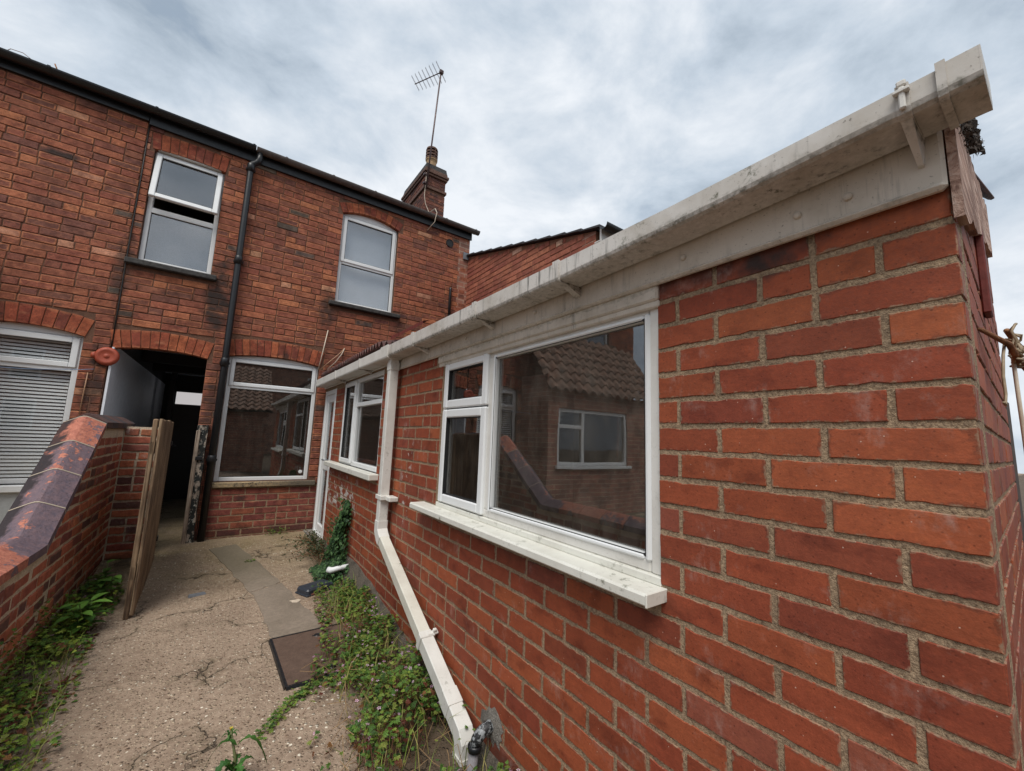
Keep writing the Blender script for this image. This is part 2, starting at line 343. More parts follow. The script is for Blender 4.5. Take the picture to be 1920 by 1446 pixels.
def post_mat():
    s = NT('flaking_paint_post'); P = s.pos()
    a = s.noise(s.mapping(P, (1, 1, 0.5)), 22, 5, 0.7); w = s.noise(s.mapping(P, (40, 40, 3)), 1, 4)
    c = s.mix(s.ramp(w, 0.35, 0.65), srgb(120, 108, 96), srgb(166, 152, 138))
    c = s.mix(s.ramp(a, 0.44, 0.5), c, srgb(26, 28, 26)); c = s.mix(s.ramp(s.noise(P, 35, 4), 0.62, 0.66), c, srgb(170, 168, 158))
    return s.done(c, 0.8, s.bump(a, 0.8, 0.01))
M['post'] = post_mat()
def oldsill_mat():
    s = NT('peeling_timber_sill'); P = s.pos()
    a = s.noise(s.mapping(P, (0.6, 1, 1)), 26, 5, 0.7)
    c = s.mix(s.ramp(s.noise(P, 60, 3), 0.3, 0.7), srgb(176, 152, 112), srgb(120, 108, 92))
    c = s.mix(s.ramp(a, 0.56, 0.64), c, srgb(44, 38, 34))
    c = s.mix(s.ramp(s.xyz(P)[0], 0.45, 0.8, 0, 0.75), c, srgb(70, 66, 62))
    return s.done(c, 0.85, s.bump(a, 0.8, 0.01))
M['oldsill'] = oldsill_mat()
def coping_mat():
    s = NT('coping_clay'); P = s.pos(); oi = s.n('ShaderNodeObjectInfo')
    uv = s.xyz(s.n('ShaderNodeUVMap', uv_map='UVMap').outputs[0])
    off = s.math('MULTIPLY', oi.outputs['Random'], 7.0)
    cm = s.n('ShaderNodeCombineXYZ'); s.put(cm.inputs[0], off); s.put(cm.inputs[1], off)
    v = s.n('ShaderNodeVectorMath', operation='ADD'); s.put(v.inputs[0], P); s.put(v.inputs[1], cm.outputs[0])
    n = s.noise(v.outputs[0], 6.5, 6, 0.68); n2 = s.noise(v.outputs[0], 28, 5, 0.7)
    red = s.mix(s.ramp(n2, 0.35, 0.65), srgb(190, 122, 100), srgb(156, 92, 76))
    blue = s.mix(s.ramp(n2, 0.35, 0.65), srgb(92, 82, 92), srgb(122, 100, 104))
    ridge = s.ramp(s.math('ABSOLUTE', s.math('SUBTRACT', uv[0], 0.47)), 0.05, 0.34)
    k = s.math('ADD', s.math('ADD', s.math('MULTIPLY', n, 1.1), s.math('MULTIPLY', ridge, 0.20)), s.math('MULTIPLY', s.math('SUBTRACT', n2, 0.5), 0.9))
    k = s.math('ADD', k, s.math('MULTIPLY', s.math('SUBTRACT', oi.outputs['Random'], 0.5), 0.75))
    c = s.mix(s.ramp(k, 0.71, 0.77), red, blue)
    bl = s.math('ADD', s.math('MULTIPLY', s.ramp(uv[0], 0.42, 0.18), 0.42), s.math('MULTIPLY', n, 0.7))
    c = s.mix(s.ramp(bl, 0.62, 0.72, 0, 0.92), c, srgb(38, 32, 34))
    c = s.mix(s.ramp(s.noise(P, 75, 4, 0.7), 0.58, 0.66, 0, 0.7), c, srgb(58, 50, 50))
    c = s.mix(s.ramp(oi.outputs['Alpha'], 0.5, 0.4, 0, 0.85), c, srgb(62, 58, 58))
    return s.done(c, 0.72, s.bump(n2, 0.9, 0.007), spec=0.35)
M['coping'] = coping_mat(); M['limej'] = plain('lime_pointing', srgb(176, 162, 144), 0.9)

def ground_mat():
    s = NT('exposed_aggregate_concrete'); P = s.pos(); X = s.xyz(P)
    nb = s.noise(P, 2.2, 5, 0.6); nm = s.noise(P, 30, 4, 0.6)
    base = s.mix(s.ramp(nm, 0.3, 0.7), srgb(136, 116, 99), srgb(166, 146, 127))
    Pd = s.n('ShaderNodeVectorMath', operation='ADD'); nv = s.n('ShaderNodeTexNoise'); s.put(nv.inputs['Vector'], P); nv.inputs['Scale'].default_value = 60
    sc = s.n('ShaderNodeVectorMath', operation='SCALE'); s.put(sc.inputs[0], nv.outputs[1]); sc.inputs['Scale'].default_value = 0.008
    s.put(Pd.inputs[0], P); s.put(Pd.inputs[1], sc.outputs[0])
    def pebbles(scale, lo, hi):
        v = s.n('ShaderNodeTexVoronoi', feature='F1'); s.put(v.inputs['Vector'], Pd.outputs[0]); v.inputs['Scale'].default_value = scale
        r = s.xyz(v.outputs['Color']); return v.outputs['Distance'], r
    d1, c1 = pebbles(48, 0, 0); d2, c2 = pebbles(95, 0, 0)
    # stones of many tones; only some cells carry a light stone
    st1 = s.mix(s.ramp(c1[1], 0.0, 1.0), srgb(118, 88, 68), srgb(226, 206, 176))
    f1 = s.math('MULTIPLY', s.ramp(d1, 0.40, 0.30), s.ramp(c1[0], 0.40, 0.44))
    c = s.mix(s.math('MULTIPLY', f1, 0.7), base, st1)
    st2 = s.mix(s.ramp(c2[1], 0.0, 1.0), srgb(96, 76, 62), srgb(226, 206, 178))
    f2 = s.math('MULTIPLY', s.ramp(d2, 0.46, 0.34), s.ramp(c2[0], 0.22, 0.27))
    c = s.mix(s.math('MULTIPLY', f2, 0.62), c, st2)
    hi = s.math('MULTIPLY', s.ramp(d1, 0.34, 0.24), s.ramp(c1[2], 0.84, 0.86)); c = s.mix(hi, c, srgb(232, 222, 202))
    c = s.mix(s.ramp(nb, 0.45, 0.72, 0, 0.45), c, s.mix(1.0, c, (0.55, 0.52, 0.5, 1), 'MULTIPLY'))
    # algae near the house and along the shaded sides
    g = s.math('MULTIPLY', s.ramp(X[1], 3.8, 5.2), s.ramp(s.noise(P, 3.5, 4), 0.35, 0.65, 0.35, 0.9))
    c = s.mix(g, c, s.mix(0.5, c, srgb(126, 114, 62)))
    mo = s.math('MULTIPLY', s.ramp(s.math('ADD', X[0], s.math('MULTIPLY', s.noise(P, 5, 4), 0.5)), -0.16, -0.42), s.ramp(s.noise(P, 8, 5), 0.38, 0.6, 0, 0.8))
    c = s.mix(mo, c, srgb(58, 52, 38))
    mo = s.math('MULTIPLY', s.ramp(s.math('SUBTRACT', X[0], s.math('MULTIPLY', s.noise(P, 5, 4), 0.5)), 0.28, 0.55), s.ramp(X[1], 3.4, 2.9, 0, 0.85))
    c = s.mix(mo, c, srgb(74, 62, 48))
    # cracks
    dv = s.n('ShaderNodeVectorMath', operation='ADD'); nn = s.n('ShaderNodeTexNoise'); s.put(nn.inputs['Vector'], P); nn.inputs['Scale'].default_value = 5.0; nn.inputs['Detail'].default_value = 5
    sc2 = s.n('ShaderNodeVectorMath', operation='SCALE'); s.put(sc2.inputs[0], nn.outputs[1]); sc2.inputs['Scale'].default_value = 0.42
    s.put(dv.inputs[0], s.mapping(P, (1, 1, 0), (0.37, 0.2, 0))); s.put(dv.inputs[1], sc2.outputs[0])
    cr = s.voro(dv.outputs[0], 1.25, 'DISTANCE_TO_EDGE')
    crf = s.math('MULTIPLY', s.ramp(cr, 0.0055, 0.0015), s.ramp(s.noise(P, 1.7, 3), 0.47, 0.54, 0, 0.6))
    wide = s.math('MULTIPLY', s.ramp(cr, 0.06, 0.0), s.math('MULTIPLY', s.ramp(s.noise(P, 1.7, 3), 0.45, 0.54), s.ramp(s.noise(P, 24, 4), 0.4, 0.62, 0, 0.7)))
    c = s.mix(wide, c, srgb(82, 74, 52))
    dmp = s.noise(s.mapping(P, (1, 1, 1), (7.1, 3.3, 0)), 1.1, 5, 0.62); c = s.mix(s.ramp(dmp, 0.50, 0.68, 0, 0.42), c, s.mix(1.0, c, (0.60, 0.57, 0.54, 1), 'MULTIPLY'))
    c = s.mix(crf, c, (0.025, 0.02, 0.016, 1))
    h = s.math('ADD', s.math('MULTIPLY', f1, s.ramp(d1, 0.4, 0.0)), s.math('MULTIPLY', s.math('MULTIPLY', f2, s.ramp(d2, 0.4, 0)), 0.5))
    h = s.math('SUBTRACT', s.math('ADD', h, s.math('MULTIPLY', nm, 0.5)), s.math('MULTIPLY', crf, 2.0))
    return s.done(c, s.ramp(nm, 0.3, 0.7, 0.75, 0.95), s.bump(h, 1.0, 0.012), spec=0.3)
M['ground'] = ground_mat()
def smoothc_mat():
    s = NT('smooth_concrete'); P = s.pos(); n = s.noise(P, 40, 5, 0.65); b = s.noise(P, 4, 4)
    c = s.mix(s.ramp(n, 0.3, 0.7), srgb(122, 110, 97), srgb(144, 130, 115)); c = s.mix(s.ramp(b, 0.40, 0.68, 0, 0.45), c, srgb(98, 88, 74))
    pv = s.voro(P, 70); c = s.mix(s.ramp(pv, 0.2, 0.12, 0, 0.35), c, srgb(190, 172, 148))
    c = s.mix(s.ramp(s.xyz(P)[1], 4.0, 4.7, 0, 0.45), c, srgb(98, 92, 64))
    return s.done(c, 0.85, s.bump(n, 0.5, 0.004))
M['smoothc'] = smoothc_mat()
def rust_mat():
    s = NT('rusty_cover_steel'); P = s.pos(); n = s.noise(P, 20, 5, 0.65); f = s.noise(P, 220, 2)
    c = s.mix(s.ramp(n, 0.3, 0.7), srgb(84, 66, 56), srgb(104, 84, 72)); c = s.mix(s.ramp(f, 0.55, 0.7, 0, 0.5), c, srgb(130, 104, 88))
    return s.done(c, 0.8, s.bump(f, 0.5, 0.002), metal=0.2)
M['rust'] = rust_mat()
def tile_mat():
    s = NT('pantile_clay'); P = s.pos(); n = s.noise(P, 7, 5, 0.65); f = s.noise(P, 60, 3)
    c = s.mix(s.ramp(n, 0.3, 0.7), srgb(150, 112, 92), srgb(104, 86, 76)); c = s.mix(s.ramp(f, 0.5, 0.7, 0, 0.6), c, srgb(150, 142, 126))
    return s.done(c, 0.9, s.bump(f, 0.4, 0.005))
M['tile'] = tile_mat()
def corr_mat():
    s = NT('corrugated_sheet'); P = s.pos(); n = s.noise(P, 7, 5, 0.65)
    c = s.mix(s.ramp(n, 0.35, 0.65), srgb(96, 52, 46), srgb(66, 48, 46)); c = s.mix(s.ramp(s.noise(P, 50, 4), 0.55, 0.7, 0, 0.6), c, srgb(120, 108, 96))
    return s.done(c, 0.8, s.bump(n, 0.3, 0.004))
M['corr'] = corr_mat()
def farbrick_mat():
    s = NT('far_brickwork'); P = s.pos(); b = s.n('ShaderNodeTexBrick'); X = s.xyz(P)
    cm = s.n('ShaderNodeCombineXYZ'); s.put(cm.inputs[0], s.math('ADD', X[0], X[1])); s.put(cm.inputs[1], X[2]); s.put(b.inputs['Vector'], cm.outputs[0])
    b.inputs['Color1'].default_value = srgb(172, 116, 96); b.inputs['Color2'].default_value = srgb(142, 100, 86); b.inputs['Mortar'].default_value = srgb(176, 158, 138)
    b.inputs['Scale'].default_value = 1; b.inputs['Brick Width'].default_value = 0.225; b.inputs['Row Height'].default_value = 0.075; b.inputs['Mortar Size'].default_value = 0.005
    c = s.mix(s.ramp(s.noise(P, 5, 4), 0.4, 0.7, 0, 0.5), b.outputs[0], srgb(60, 46, 40))
    return s.done(c, 0.9, s.bump(b.outputs['Fac'], -0.6, 0.008))
M['farbrick'] = farbrick_mat()

# ------------------------------------------------------------------ mesh helpers
class MB:
    def __init__(s): s.v = []; s.f = []; s.c = None; s.uv = {}
    def add(s, verts, faces):
        n = len(s.v); s.v += [tuple(p) for p in verts]; s.f += [tuple(i+n for i in f) for f in faces]; return s
    def quad(s, a, b, c, d): return s.add([a, b, c, d], [(0, 1, 2, 3)])
    def box(s, lo, hi, b=0.0, M_=None):
        lo, hi = [min(p, q) for p, q in zip(lo, hi)], [max(p, q) for p, q in zip(lo, hi)]
        if b <= 0:
            P = [(x, y, z) for x in (lo[0], hi[0]) for y in (lo[1], hi[1]) for z in (lo[2], hi[2])]
            F = [(0, 1, 3, 2), (4, 6, 7, 5), (0, 4, 5, 1), (2, 3, 7, 6), (0, 2, 6, 4), (1, 5, 7, 3)]
        else:
            b = min(b, *[(hi[i]-lo[i])*0.45 for i in range(3)])
            P = []; idx = {}
            for sx in (0, 1):
                for sy in (0, 1):
                    for sz in (0, 1):
                        for a in range(3):
                            q = []
                            for i, sg in enumerate((sx, sy, sz)):
                                e_ = hi[i] if sg else lo[i]
                                q.append(e_ if i == a else e_ + (-b if sg else b))
                            idx[(sx, sy, sz, a)] = len(P); P.append(tuple(q))
            F = []
            for a in range(3):
                o1, o2 = [i for i in range(3) if i != a]
                for sg in (0, 1):
                    ring = []
                    for (p, q) in ((0, 0), (1, 0), (1, 1), (0, 1)):
                        k = [0, 0, 0]; k[a] = sg; k[o1] = p; k[o2] = q; ring.append(idx[tuple(k)+(a,)])
                    F.append(tuple(ring))
                for p in (0, 1):            # edges along axis a
                    for q in (0, 1):
                        k0 = [0, 0, 0]; k1 = [0, 0, 0]; k0[o1] = k1[o1] = p; k0[o2] = k1[o2] = q; k1[a] = 1
                        F.append((idx[tuple(k0)+(o1,)], idx[tuple(k1)+(o1,)], idx[tuple(k1)+(o2,)], idx[tuple(k0)+(o2,)]))
            for sx in (0, 1):
                for sy in (0, 1):
                    for sz in (0, 1): F.append(tuple(idx[(sx, sy, sz, a)] for a in range(3)))
        if M_ is not None: P = [tuple(M_ @ Vector(p)) for p in P]
        return s.add(P, F)
    def tube(s, pts, r, n=8, caps=True):
        pts = [Vector(p) for p in pts]; rs = r if isinstance(r, (list, tuple)) else [r]*len(pts); rings = []
        ref = None
        for i, p in enumerate(pts):
            t = (pts[min(i+1, len(pts)-1)] - pts[max(i-1, 0)]).normalized()
            if ref is None:
                ref = t.orthogonal().normalized()
            else:
                ref = (ref - t*ref.dot(t)).normalized()
            b = t.cross(ref)
            rings.append([p + (ref*math.cos(2*PI*k/n) + b*math.sin(2*PI*k/n))*rs[i] for k in range(n)])
        V = [q for rg in rings for q in rg]; F = []
        for i in range(len(pts)-1):
            for k in range(n): F.append((i*n+k, i*n+(k+1) % n, (i+1)*n+(k+1) % n, (i+1)*n+k))
        if caps: F.append(tuple(range(n))); F.append(tuple((len(pts)-1)*n+k for k in range(n)))
        return s.add(V, F)
    def extrude(s, prof, a, b, axis, closed=True, caps=True):
        """profile of (p, q) pairs in the two other axes, extruded along axis from a to b"""
        o1, o2 = [i for i in range(3) if i != axis]; V = []
        for t in (a, b):
            for p, q in prof:
                w = [0, 0, 0]; w[axis] = t; w[o1] = p; w[o2] = q; V.append(tuple(w))
        n = len(prof); F = []
        for k in range(n if closed else n-1): F.append((k, (k+1) % n, n+(k+1) % n, n+k))
        if caps and closed: F.append(tuple(range(n))); F.append(tuple(range(n, 2*n)))
        return s.add(V, F)
    def lathe(s, prof, c, n=20, axis=2):
        V = []; F = []
        for r, z in prof:
            for k in range(n):
                a = 2*PI*k/n; w = [0, 0, 0]; o1, o2 = [i for i in range(3) if i != axis]
                w[o1] = r*math.cos(a); w[o2] = r*math.sin(a); w[axis] = z
                V.append((w[0]+c[0], w[1]+c[1], w[2]+c[2]))
        for i in range(len(prof)-1):
            for k in range(n): F.append((i*n+k, i*n+(k+1) % n, (i+1)*n+(k+1) % n, (i+1)*n+k))
        return s.add(V, F)
    def build(s, name, mat, parent=None, smooth=False, cols=None, recalc=True, bevel=0):
        me = bpy.data.meshes.new(name); me.from_pydata(s.v, [], s.f)
        if recalc:
            bm = bmesh.new(); bm.from_mesh(me); bmesh.ops.recalc_face_normals(bm, faces=bm.faces); bm.to_mesh(me); bm.free()
        me.materials.append(M[mat] if isinstance(mat, str) else mat)
        if smooth:
            for p in me.polygons: p.use_smooth = True
        if cols is not None:
            at = me.color_attributes.new('tint', 'FLOAT_COLOR', 'POINT')
            flat = []
            for c in cols: flat += list(c)
            at.data.foreach_set('color', flat)
        o = bpy.data.objects.new(name, me); COL.objects.link(o); attach(o, parent)
        return o

def attach(o, parent):
    if parent is not None:
        o.parent = parent; o.matrix_parent_inverse = Matrix.Translation(-world_loc(parent))
def world_loc(p):
    return Vector(p.get('_base', (0, 0, 0))) if p.type == 'EMPTY' else Vector((0, 0, 0))
def tag(o, label, cat, group=None, kind=None):
    o['label'] = label; o['category'] = cat
    if group: o['group'] = group
    if kind: o['kind'] = kind
    return o
_bases = []
def thing(name, loc, label, cat, group=None):
    o = bpy.data.objects.new(name, None); COL.objects.link(o); o.location = loc; o['_base'] = tuple(loc); o.empty_display_size = 0.1
    _bases.append(o)
    return tag(o, label, cat, group)

# bricks --------------------------------------------------------------
def brick_mesh(L, H, D, seed, n_long=3, jit=0.0015, bev=0.003):
    """one brick: local X along, +Y outwards (front at y = 0), Z up; worn outline, rounded arris"""
    rnd = random.Random(seed); pts = []
    c = bev*1.0
    hl, hh = L/2, H/2
    def j(): return rnd.uniform(-jit*1.6, jit*0.4)
    for i in range(n_long): t = i/(n_long-1); pts.append((-hl+c+(L-2*c)*t, -hh+abs(j())))
    pts.append((hl-abs(j()), -hh+c+rnd.uniform(0, H*0.1))); pts.append((hl-abs(j()), hh-c-rnd.uniform(0, H*0.1)))
    for i in range(n_long): t = i/(n_long-1); pts.append((hl-c-(L-2*c)*t, hh-abs(j())))
    pts.append((-hl+abs(j()), hh-c-rnd.uniform(0, H*0.1))); pts.append((-hl+abs(j()), -hh+c+rnd.uniform(0, H*0.1)))
    if n_long > 6:        # a chipped arris here and there
        for _ in range(rnd.choice((0, 1, 1, 2))):
            i = rnd.randrange(len(pts)); x_, z_ = pts[i]; pts[i] = (x_, z_ - math.copysign(rnd.uniform(0.0015, 0.004), z_)) if abs(z_) > hh*0.8 else (x_ - math.copysign(rnd.uniform(0.002, 0.006), x_), z_)
    n = len(pts); V = []; uv = []
    for (x, z) in pts: V.append((x - math.copysign(min(bev, abs(x)), x), 0.0, z - math.copysign(min(bev, abs(z)), z)))
    for (x, z) in pts: V.append((x, -bev, z))
    for (x, z) in pts: V.append((x, -D, z))
    F = [tuple(range(n))]
    for k in range(n):
        k2 = (k+1) % n
        F.append((k, n+k, n+k2, k2)); F.append((n+k, 2*n+k, 2*n+k2, n+k2))
    return V, F, [(v[0]/L+0.5, v[2]/H+0.5) for v in V]
_bm_cache = {}
def brick_variants(key, L, H, D, mat, n_long, jit, bev, nvar=7):
    k = (key, round(L, 3))
    if k not in _bm_cache:
        out = []
        for i in range(nvar):
            V, F, uv = brick_mesh(L, H, D, i*31+int(L*1000), n_long, jit, bev)
            me = bpy.data.meshes.new('brick'); me.from_pydata(V, [], F)
            ul = me.uv_layers.new(name='UVMap')
            for lp in me.loops: ul.data[lp.index].uv = uv[lp.vertex_index]
            bm = bmesh.new(); bm.from_mesh(me); bmesh.ops.recalc_face_normals(bm, faces=bm.faces); bm.to_mesh(me); bm.free()
            me.materials.append(mat); out.append((me, V, F, uv))
        _bm_cache[k] = out
    return _bm_cache[k]

def subtract(ints, a, b):
    out = []
    for (p, q) in ints:
        if b <= p or a >= q: out.append((p, q)); continue
        if a > p: out.append((p, a))
        if b < q: out.append((b, q))
    return out

def lay_bricks(parent, key, frame, s0, s1, z0, z1, blocked, palette, L=0.215, Hb=0.065, joint=0.010, course=0.075, bond='mix',
               maxobj=300, proud=0.002, n_long=3, jit=0.0015, bev=0.003, limit=None, rimf=lambda: random.random(), depth=0.05, name='brick', rest='brickwork', level=None, tilt=0.004, seed=1):
    """frame(s, z) -> point on the wall face; returns bricks, the ones largest in the photo as objects, the rest joined"""
    rnd = random.Random(seed)
    p0, p1 = Vector(frame(0, 0)), Vector(frame(1, 0)); along = (p1-p0).normalized()
    nrm = Vector(frame.normal); ang = math.atan2(-nrm.x, nrm.y)
    flip = along.dot(Matrix.Rotation(ang, 3, 'Z') @ Vector((1, 0, 0))) < 0
    items = []; hd = (L-joint)/2
    k = 0; z = z0
    while z + Hb <= z1 + 1e-6:
        ints = [(s0, s1)]
        for blk in blocked:
            r = blk(z, z+Hb)
            for (a, b) in (r or []): ints = subtract(ints, a, b)
        for (a, b) in ints:
            if bond == 'stretcher':
                g = s0 + (0.0 if k % 2 == 0 else -(L+joint)/2)
                while g < b:
                    p, q = max(g, a), min(g+L, b)
                    if q-p > 0.02:
                        if rnd.random() < 0.05 and q-p > 0.2: items += [(p, p+hd, z), (p+hd+joint, q, z)]
                        else: items.append((p, q, z))
                    g += L+joint
                continue
            s = a; first = True
            while s < b - 0.012:
                st = rnd.random() < (0.86 if k % 4 else 0.25)
                if first and rnd.random() < 0.5: st = not st
                first = False
                e2 = min(s + (L if st else hd) + rnd.uniform(-0.003, 0.003), b)
                if b - e2 < 0.03: e2 = b
                if e2 - s > 0.012: items.append((s, e2, z))
                s = e2 + joint
        z += course; k += 1
    recs = []
    for (a, b, zz) in items:
        c = (a+b)/2; P = Vector(frame(c, zz+Hb/2)); pr = project(P); area = 0
        if pr and -20 < pr[0] < 1940 and -20 < pr[1] < 1466: 
            q0 = project(frame(a, zz)); q1 = project(frame(b, zz+Hb)); area = abs(q0[0]-q1[0])*abs(q0[1]-q1[1]) if q0 and q1 else 0
            if not (q0 and q1): area = 0
            area = area + 1e-3 if area else FPX*FPX*(b-a)*Hb/pr[2]**2*0.2
        recs.append([area, a, b, zz, P])
    recs.sort(key=lambda r: -r[0])
    objs = 0; bigV = []; bigF = []; bigC = []; bigUV = []
    for i, (area, a, b, zz, P) in enumerate(recs):
        ln = b-a; base = L if ln > (L+hd)/2 else hd
        variants = brick_variants(key, base, Hb, depth, M[key+'_object'], n_long, jit, bev)
        me, V, F, uv = rnd.choice(variants)
        col = palette(rnd, P)
        al = rimf()
        pr = rnd.uniform(-proud, proud); tz = rnd.uniform(-tilt, tilt); ty = rnd.uniform(-tilt, tilt)
        P = P + nrm*pr + Vector((0, 0, rnd.uniform(-0.0015, 0.0015)))
        if i < maxobj and area > 0:
            o = bpy.data.objects.new(name, me); COL.objects.link(o)
            o.location = P; o.rotation_euler = (0, ty, ang+tz); o.scale = (ln/base, 1, 1); o.color = (col[0], col[1], col[2], al)
            attach(o, parent); objs += 1
        else:
            n = len(bigV); rot = Matrix.Rotation(ang+tz, 3, 'Z') @ Matrix.Rotation(ty, 3, 'Y')
            for v in V: bigV.append(tuple(P + rot @ Vector((v[0]*ln/base, v[1], v[2]))))
            bigF += [tuple(q+n for q in f) for f in F]; bigC += [(col[0], col[1], col[2], al)]*len(V); bigUV += uv
    if bigV:
        me = bpy.data.meshes.new(rest); me.from_pydata(bigV, [], bigF); ul = me.uv_layers.new(name='UVMap')
        li = [0]*len(me.loops); me.loops.foreach_get('vertex_index', li)
        fl = []
        for q in li: fl += bigUV[q]
        ul.data.foreach_set('uv', fl)
        at = me.color_attributes.new('tint', 'FLOAT_COLOR', 'POINT'); fl = []
        for c in bigC: fl += c
        at.data.foreach_set('color', fl); me.materials.append(M[key+'_attr'])
        o = bpy.data.objects.new(rest, me); COL.objects.link(o); attach(o, parent); o['kind'] = 'stuff'
    return objs

class Frame:
    def __init__(s, origin, along, normal): s.o = Vector(origin); s.a = Vector(along).normalized(); s.normal = Vector(normal).normalized()
    def __call__(s, t, z): p = s.o + s.a*t; return Vector((p.x, p.y, z))

def rect_block(a, b, z0, z1): return lambda p, q: [(a, b)] if q > z0+0.004 and p < z1-0.004 else None
class Arch:
    """segmental arch over an opening a..b, springing at zs, rise r, brick depth h"""
    def __init__(s, a, b, zs, r, h):
        s.a, s.b, s.zs, s.r, s.h = a, b, zs, r, h; w = (b-a)/2; s.w = w; s.c = (a+b)/2
        s.R = (w*w + r*r)/(2*r); s.zc = zs + r - s.R
    def block(s, p, q):
        if q <= s.zs: return None
        Ro = s.R + s.h; d = p - s.zc
        top = Ro*Ro - d*d
        if top <= 0: return None
        half = min(math.sqrt(top), s.w*(Ro/s.R))
        return [(s.c-half, s.c+half)]
    def build(s, frame, parent, key, n, palette, seed, gap=0.006, depth=0.10, proud=0.003):
        rnd = random.Random(seed); half = math.asin(min(1, s.w/s.R)); nrm = frame.normal
        for i in range(n):
            a0 = -half + 2*half*i/n + gap/2/s.R; a1 = -half + 2*half*(i+1)/n - gap/2/s.R
            hh = s.h - rnd.uniform(0, 0.006)
            P = []
            for (ang, rr) in ((a0, s.R), (a1, s.R), (a1, s.R+hh), (a0, s.R+hh)): P.append((s.c + rr*math.sin(ang), s.zc + rr*math.cos(ang)))
            cx = sum(p[0] for p in P)/4; cz = sum(p[1] for p in P)/4; off = rnd.uniform(0, proud); C0 = frame(cx, cz)
            V = []
            for (dn, k) in ((off, 0.93), (off-0.003, 1.0), (-depth, 1.0)):
                for (u, z) in P:
                    uu = cx + (u-cx)*k; zz = cz + (z-cz)*(1-(1-k)*0.3); q = frame(uu, zz) + nrm*dn; V.append(tuple(q-C0))
            F = [(0, 1, 2, 3)]
            for r_ in (0, 4):
                for q in range(4): F.append((r_+q, r_+4+q, r_+4+(q+1) % 4, r_+(q+1) % 4))
            me = bpy.data.meshes.new('arch_brick'); me.from_pydata(V, [], F); ul = me.uv_layers.new(name='UVMap')
            uvs = [(0.1, 0.1), (0.9, 0.1), (0.9, 0.9), (0.1, 0.9)] + [(0, 0), (1, 0), (1, 1), (0, 1)]*2
            for lp in me.loops: ul.data[lp.index].uv = uvs[lp.vertex_index]
            bm = bmesh.new(); bm.from_mesh(me); bmesh.ops.recalc_face_normals(bm, faces=bm.faces); bm.to_mesh(me); bm.free()
            me.materials.append(M[key+'_object'])
            o = bpy.data.objects.new('arch_brick', me); COL.objects.link(o); o.location = C0; c = palette(rnd, C0); o.color = (c[0], c[1], c[2], rnd.random()*0.8)
            attach(o, parent)

def holed_wall(frame, s0, s1, z0, z1, holes, thick, back=0.007, ztop=None):
    """backing of mortar: a slab with rectangular openings and their reveals, set back from the brick faces"""
    mb = MB(); ss = sorted({s0, s1} | {max(s0, min(s1, h[i])) for h in holes for i in (0, 1)}); zs = sorted({z0, z1} | {max(z0, min(z1, h[i])) for h in holes for i in (2, 3)})
    def solid(i, j):
        if i < 0 or j < 0 or i >= len(ss)-1 or j >= len(zs)-1: return False
        cs, cz = (ss[i]+ss[i+1])/2, (zs[j]+zs[j+1])/2
        return not any(h[0] < cs < h[1] and h[2] < cz < h[3] for h in holes)
    n = frame.normal
    def P(s, z, d): return tuple(frame(s, z) - n*d)
    zt = (lambda s, z: ztop(s) if (ztop and abs(z-z1) < 1e-6) else z)
    for i in range(len(ss)-1):
        for j in range(len(zs)-1):
            if not solid(i, j): continue
            a, b, c, d = ss[i], ss[i+1], zs[j], zs[j+1]
            for dd in (back, thick): mb.quad(P(a, c, dd), P(b, c, dd), P(b, zt(b, d), dd), P(a, zt(a, d), dd))
            if not solid(i-1, j): mb.quad(P(a, c, back), P(a, c, thick), P(a, zt(a, d), thick), P(a, zt(a, d), back))
            if not solid(i+1, j): mb.quad(P(b, c, back), P(b, c, thick), P(b, zt(b, d), thick), P(b, zt(b, d), back))
            if not solid(i, j-1): mb.quad(P(a, c, back), P(a, c, thick), P(b, c, thick), P(b, c, back))
            if not solid(i, j+1): mb.quad(P(a, zt(a, d), back), P(a, zt(a, d), thick), P(b, zt(b, d), thick), P(b, zt(b, d), back))
    return mb

# window pieces: work in wall coordinates (s along the wall, d outwards, z)
class Wall2:
    def __init__(s, frame): s.f = frame; s.M = Matrix((( frame.a.x, frame.normal.x, 0, frame.o.x), (frame.a.y, frame.normal.y, 0, frame.o.y), (0, 0, 1, 0), (0, 0, 0, 1)))
    def bar(s, mb, s0, s1, d0, d1, z0, z1, b=0.004): mb.box((s0, d0, z0), (s1, d1, z1), b, s.M); return mb
    def ring(s, mb, s0, s1, d0, d1, z0, z1, w, b=0.005, wb=None):
        wb = wb or w
        s.bar(mb, s0, s0+w, d0, d1, z0, z1, b); s.bar(mb, s1-w, s1, d0, d1, z0, z1, b)
        s.bar(mb, s0+w, s1-w, d0, d1-0.0015, z0, z0+wb, b); s.bar(mb, s0+w, s1-w, d0, d1-0.0015, z1-w, z1, b)
        return mb
    def pane(s, parent, s0, s1, d, z0, z1, mat='glass', name='pane'):
        mb = MB(); mb.box((s0, d-0.004, z0), (s1, d, z1), 0, s.M); return mb.build(name, mat, parent)
    def gasket(s, parent, s0, s1, d0, d1, z0, z1, w=0.006):
        mb = MB(); s.ring(mb, s0, s1, d0, d1, z0, z1, w, 0); return mb.build('gasket', 'gasket', parent)
def light(w2, win, s0, s1, z0, z1, d, mat='white', fw=0.05, glass='glass', proud=0.012, name='sash', wb=None, gm=None):
    """an opening light: sash ring with gasket and pane"""
    mb = MB(); w2.ring(mb, s0, s1, d-0.03, d+proud, z0, z1, fw, 0.007, wb); o = mb.build(name, mat, win)
    w2.gasket(win, s0+fw-0.003, s1-fw+0.003, d-0.012, d+proud-0.006, z0+(wb or fw)-0.003, z1-fw+0.003)
    w2.pane(win, s0+fw, s1-fw, d-0.008, z0+(wb or fw), z1-fw, glass)
    return o

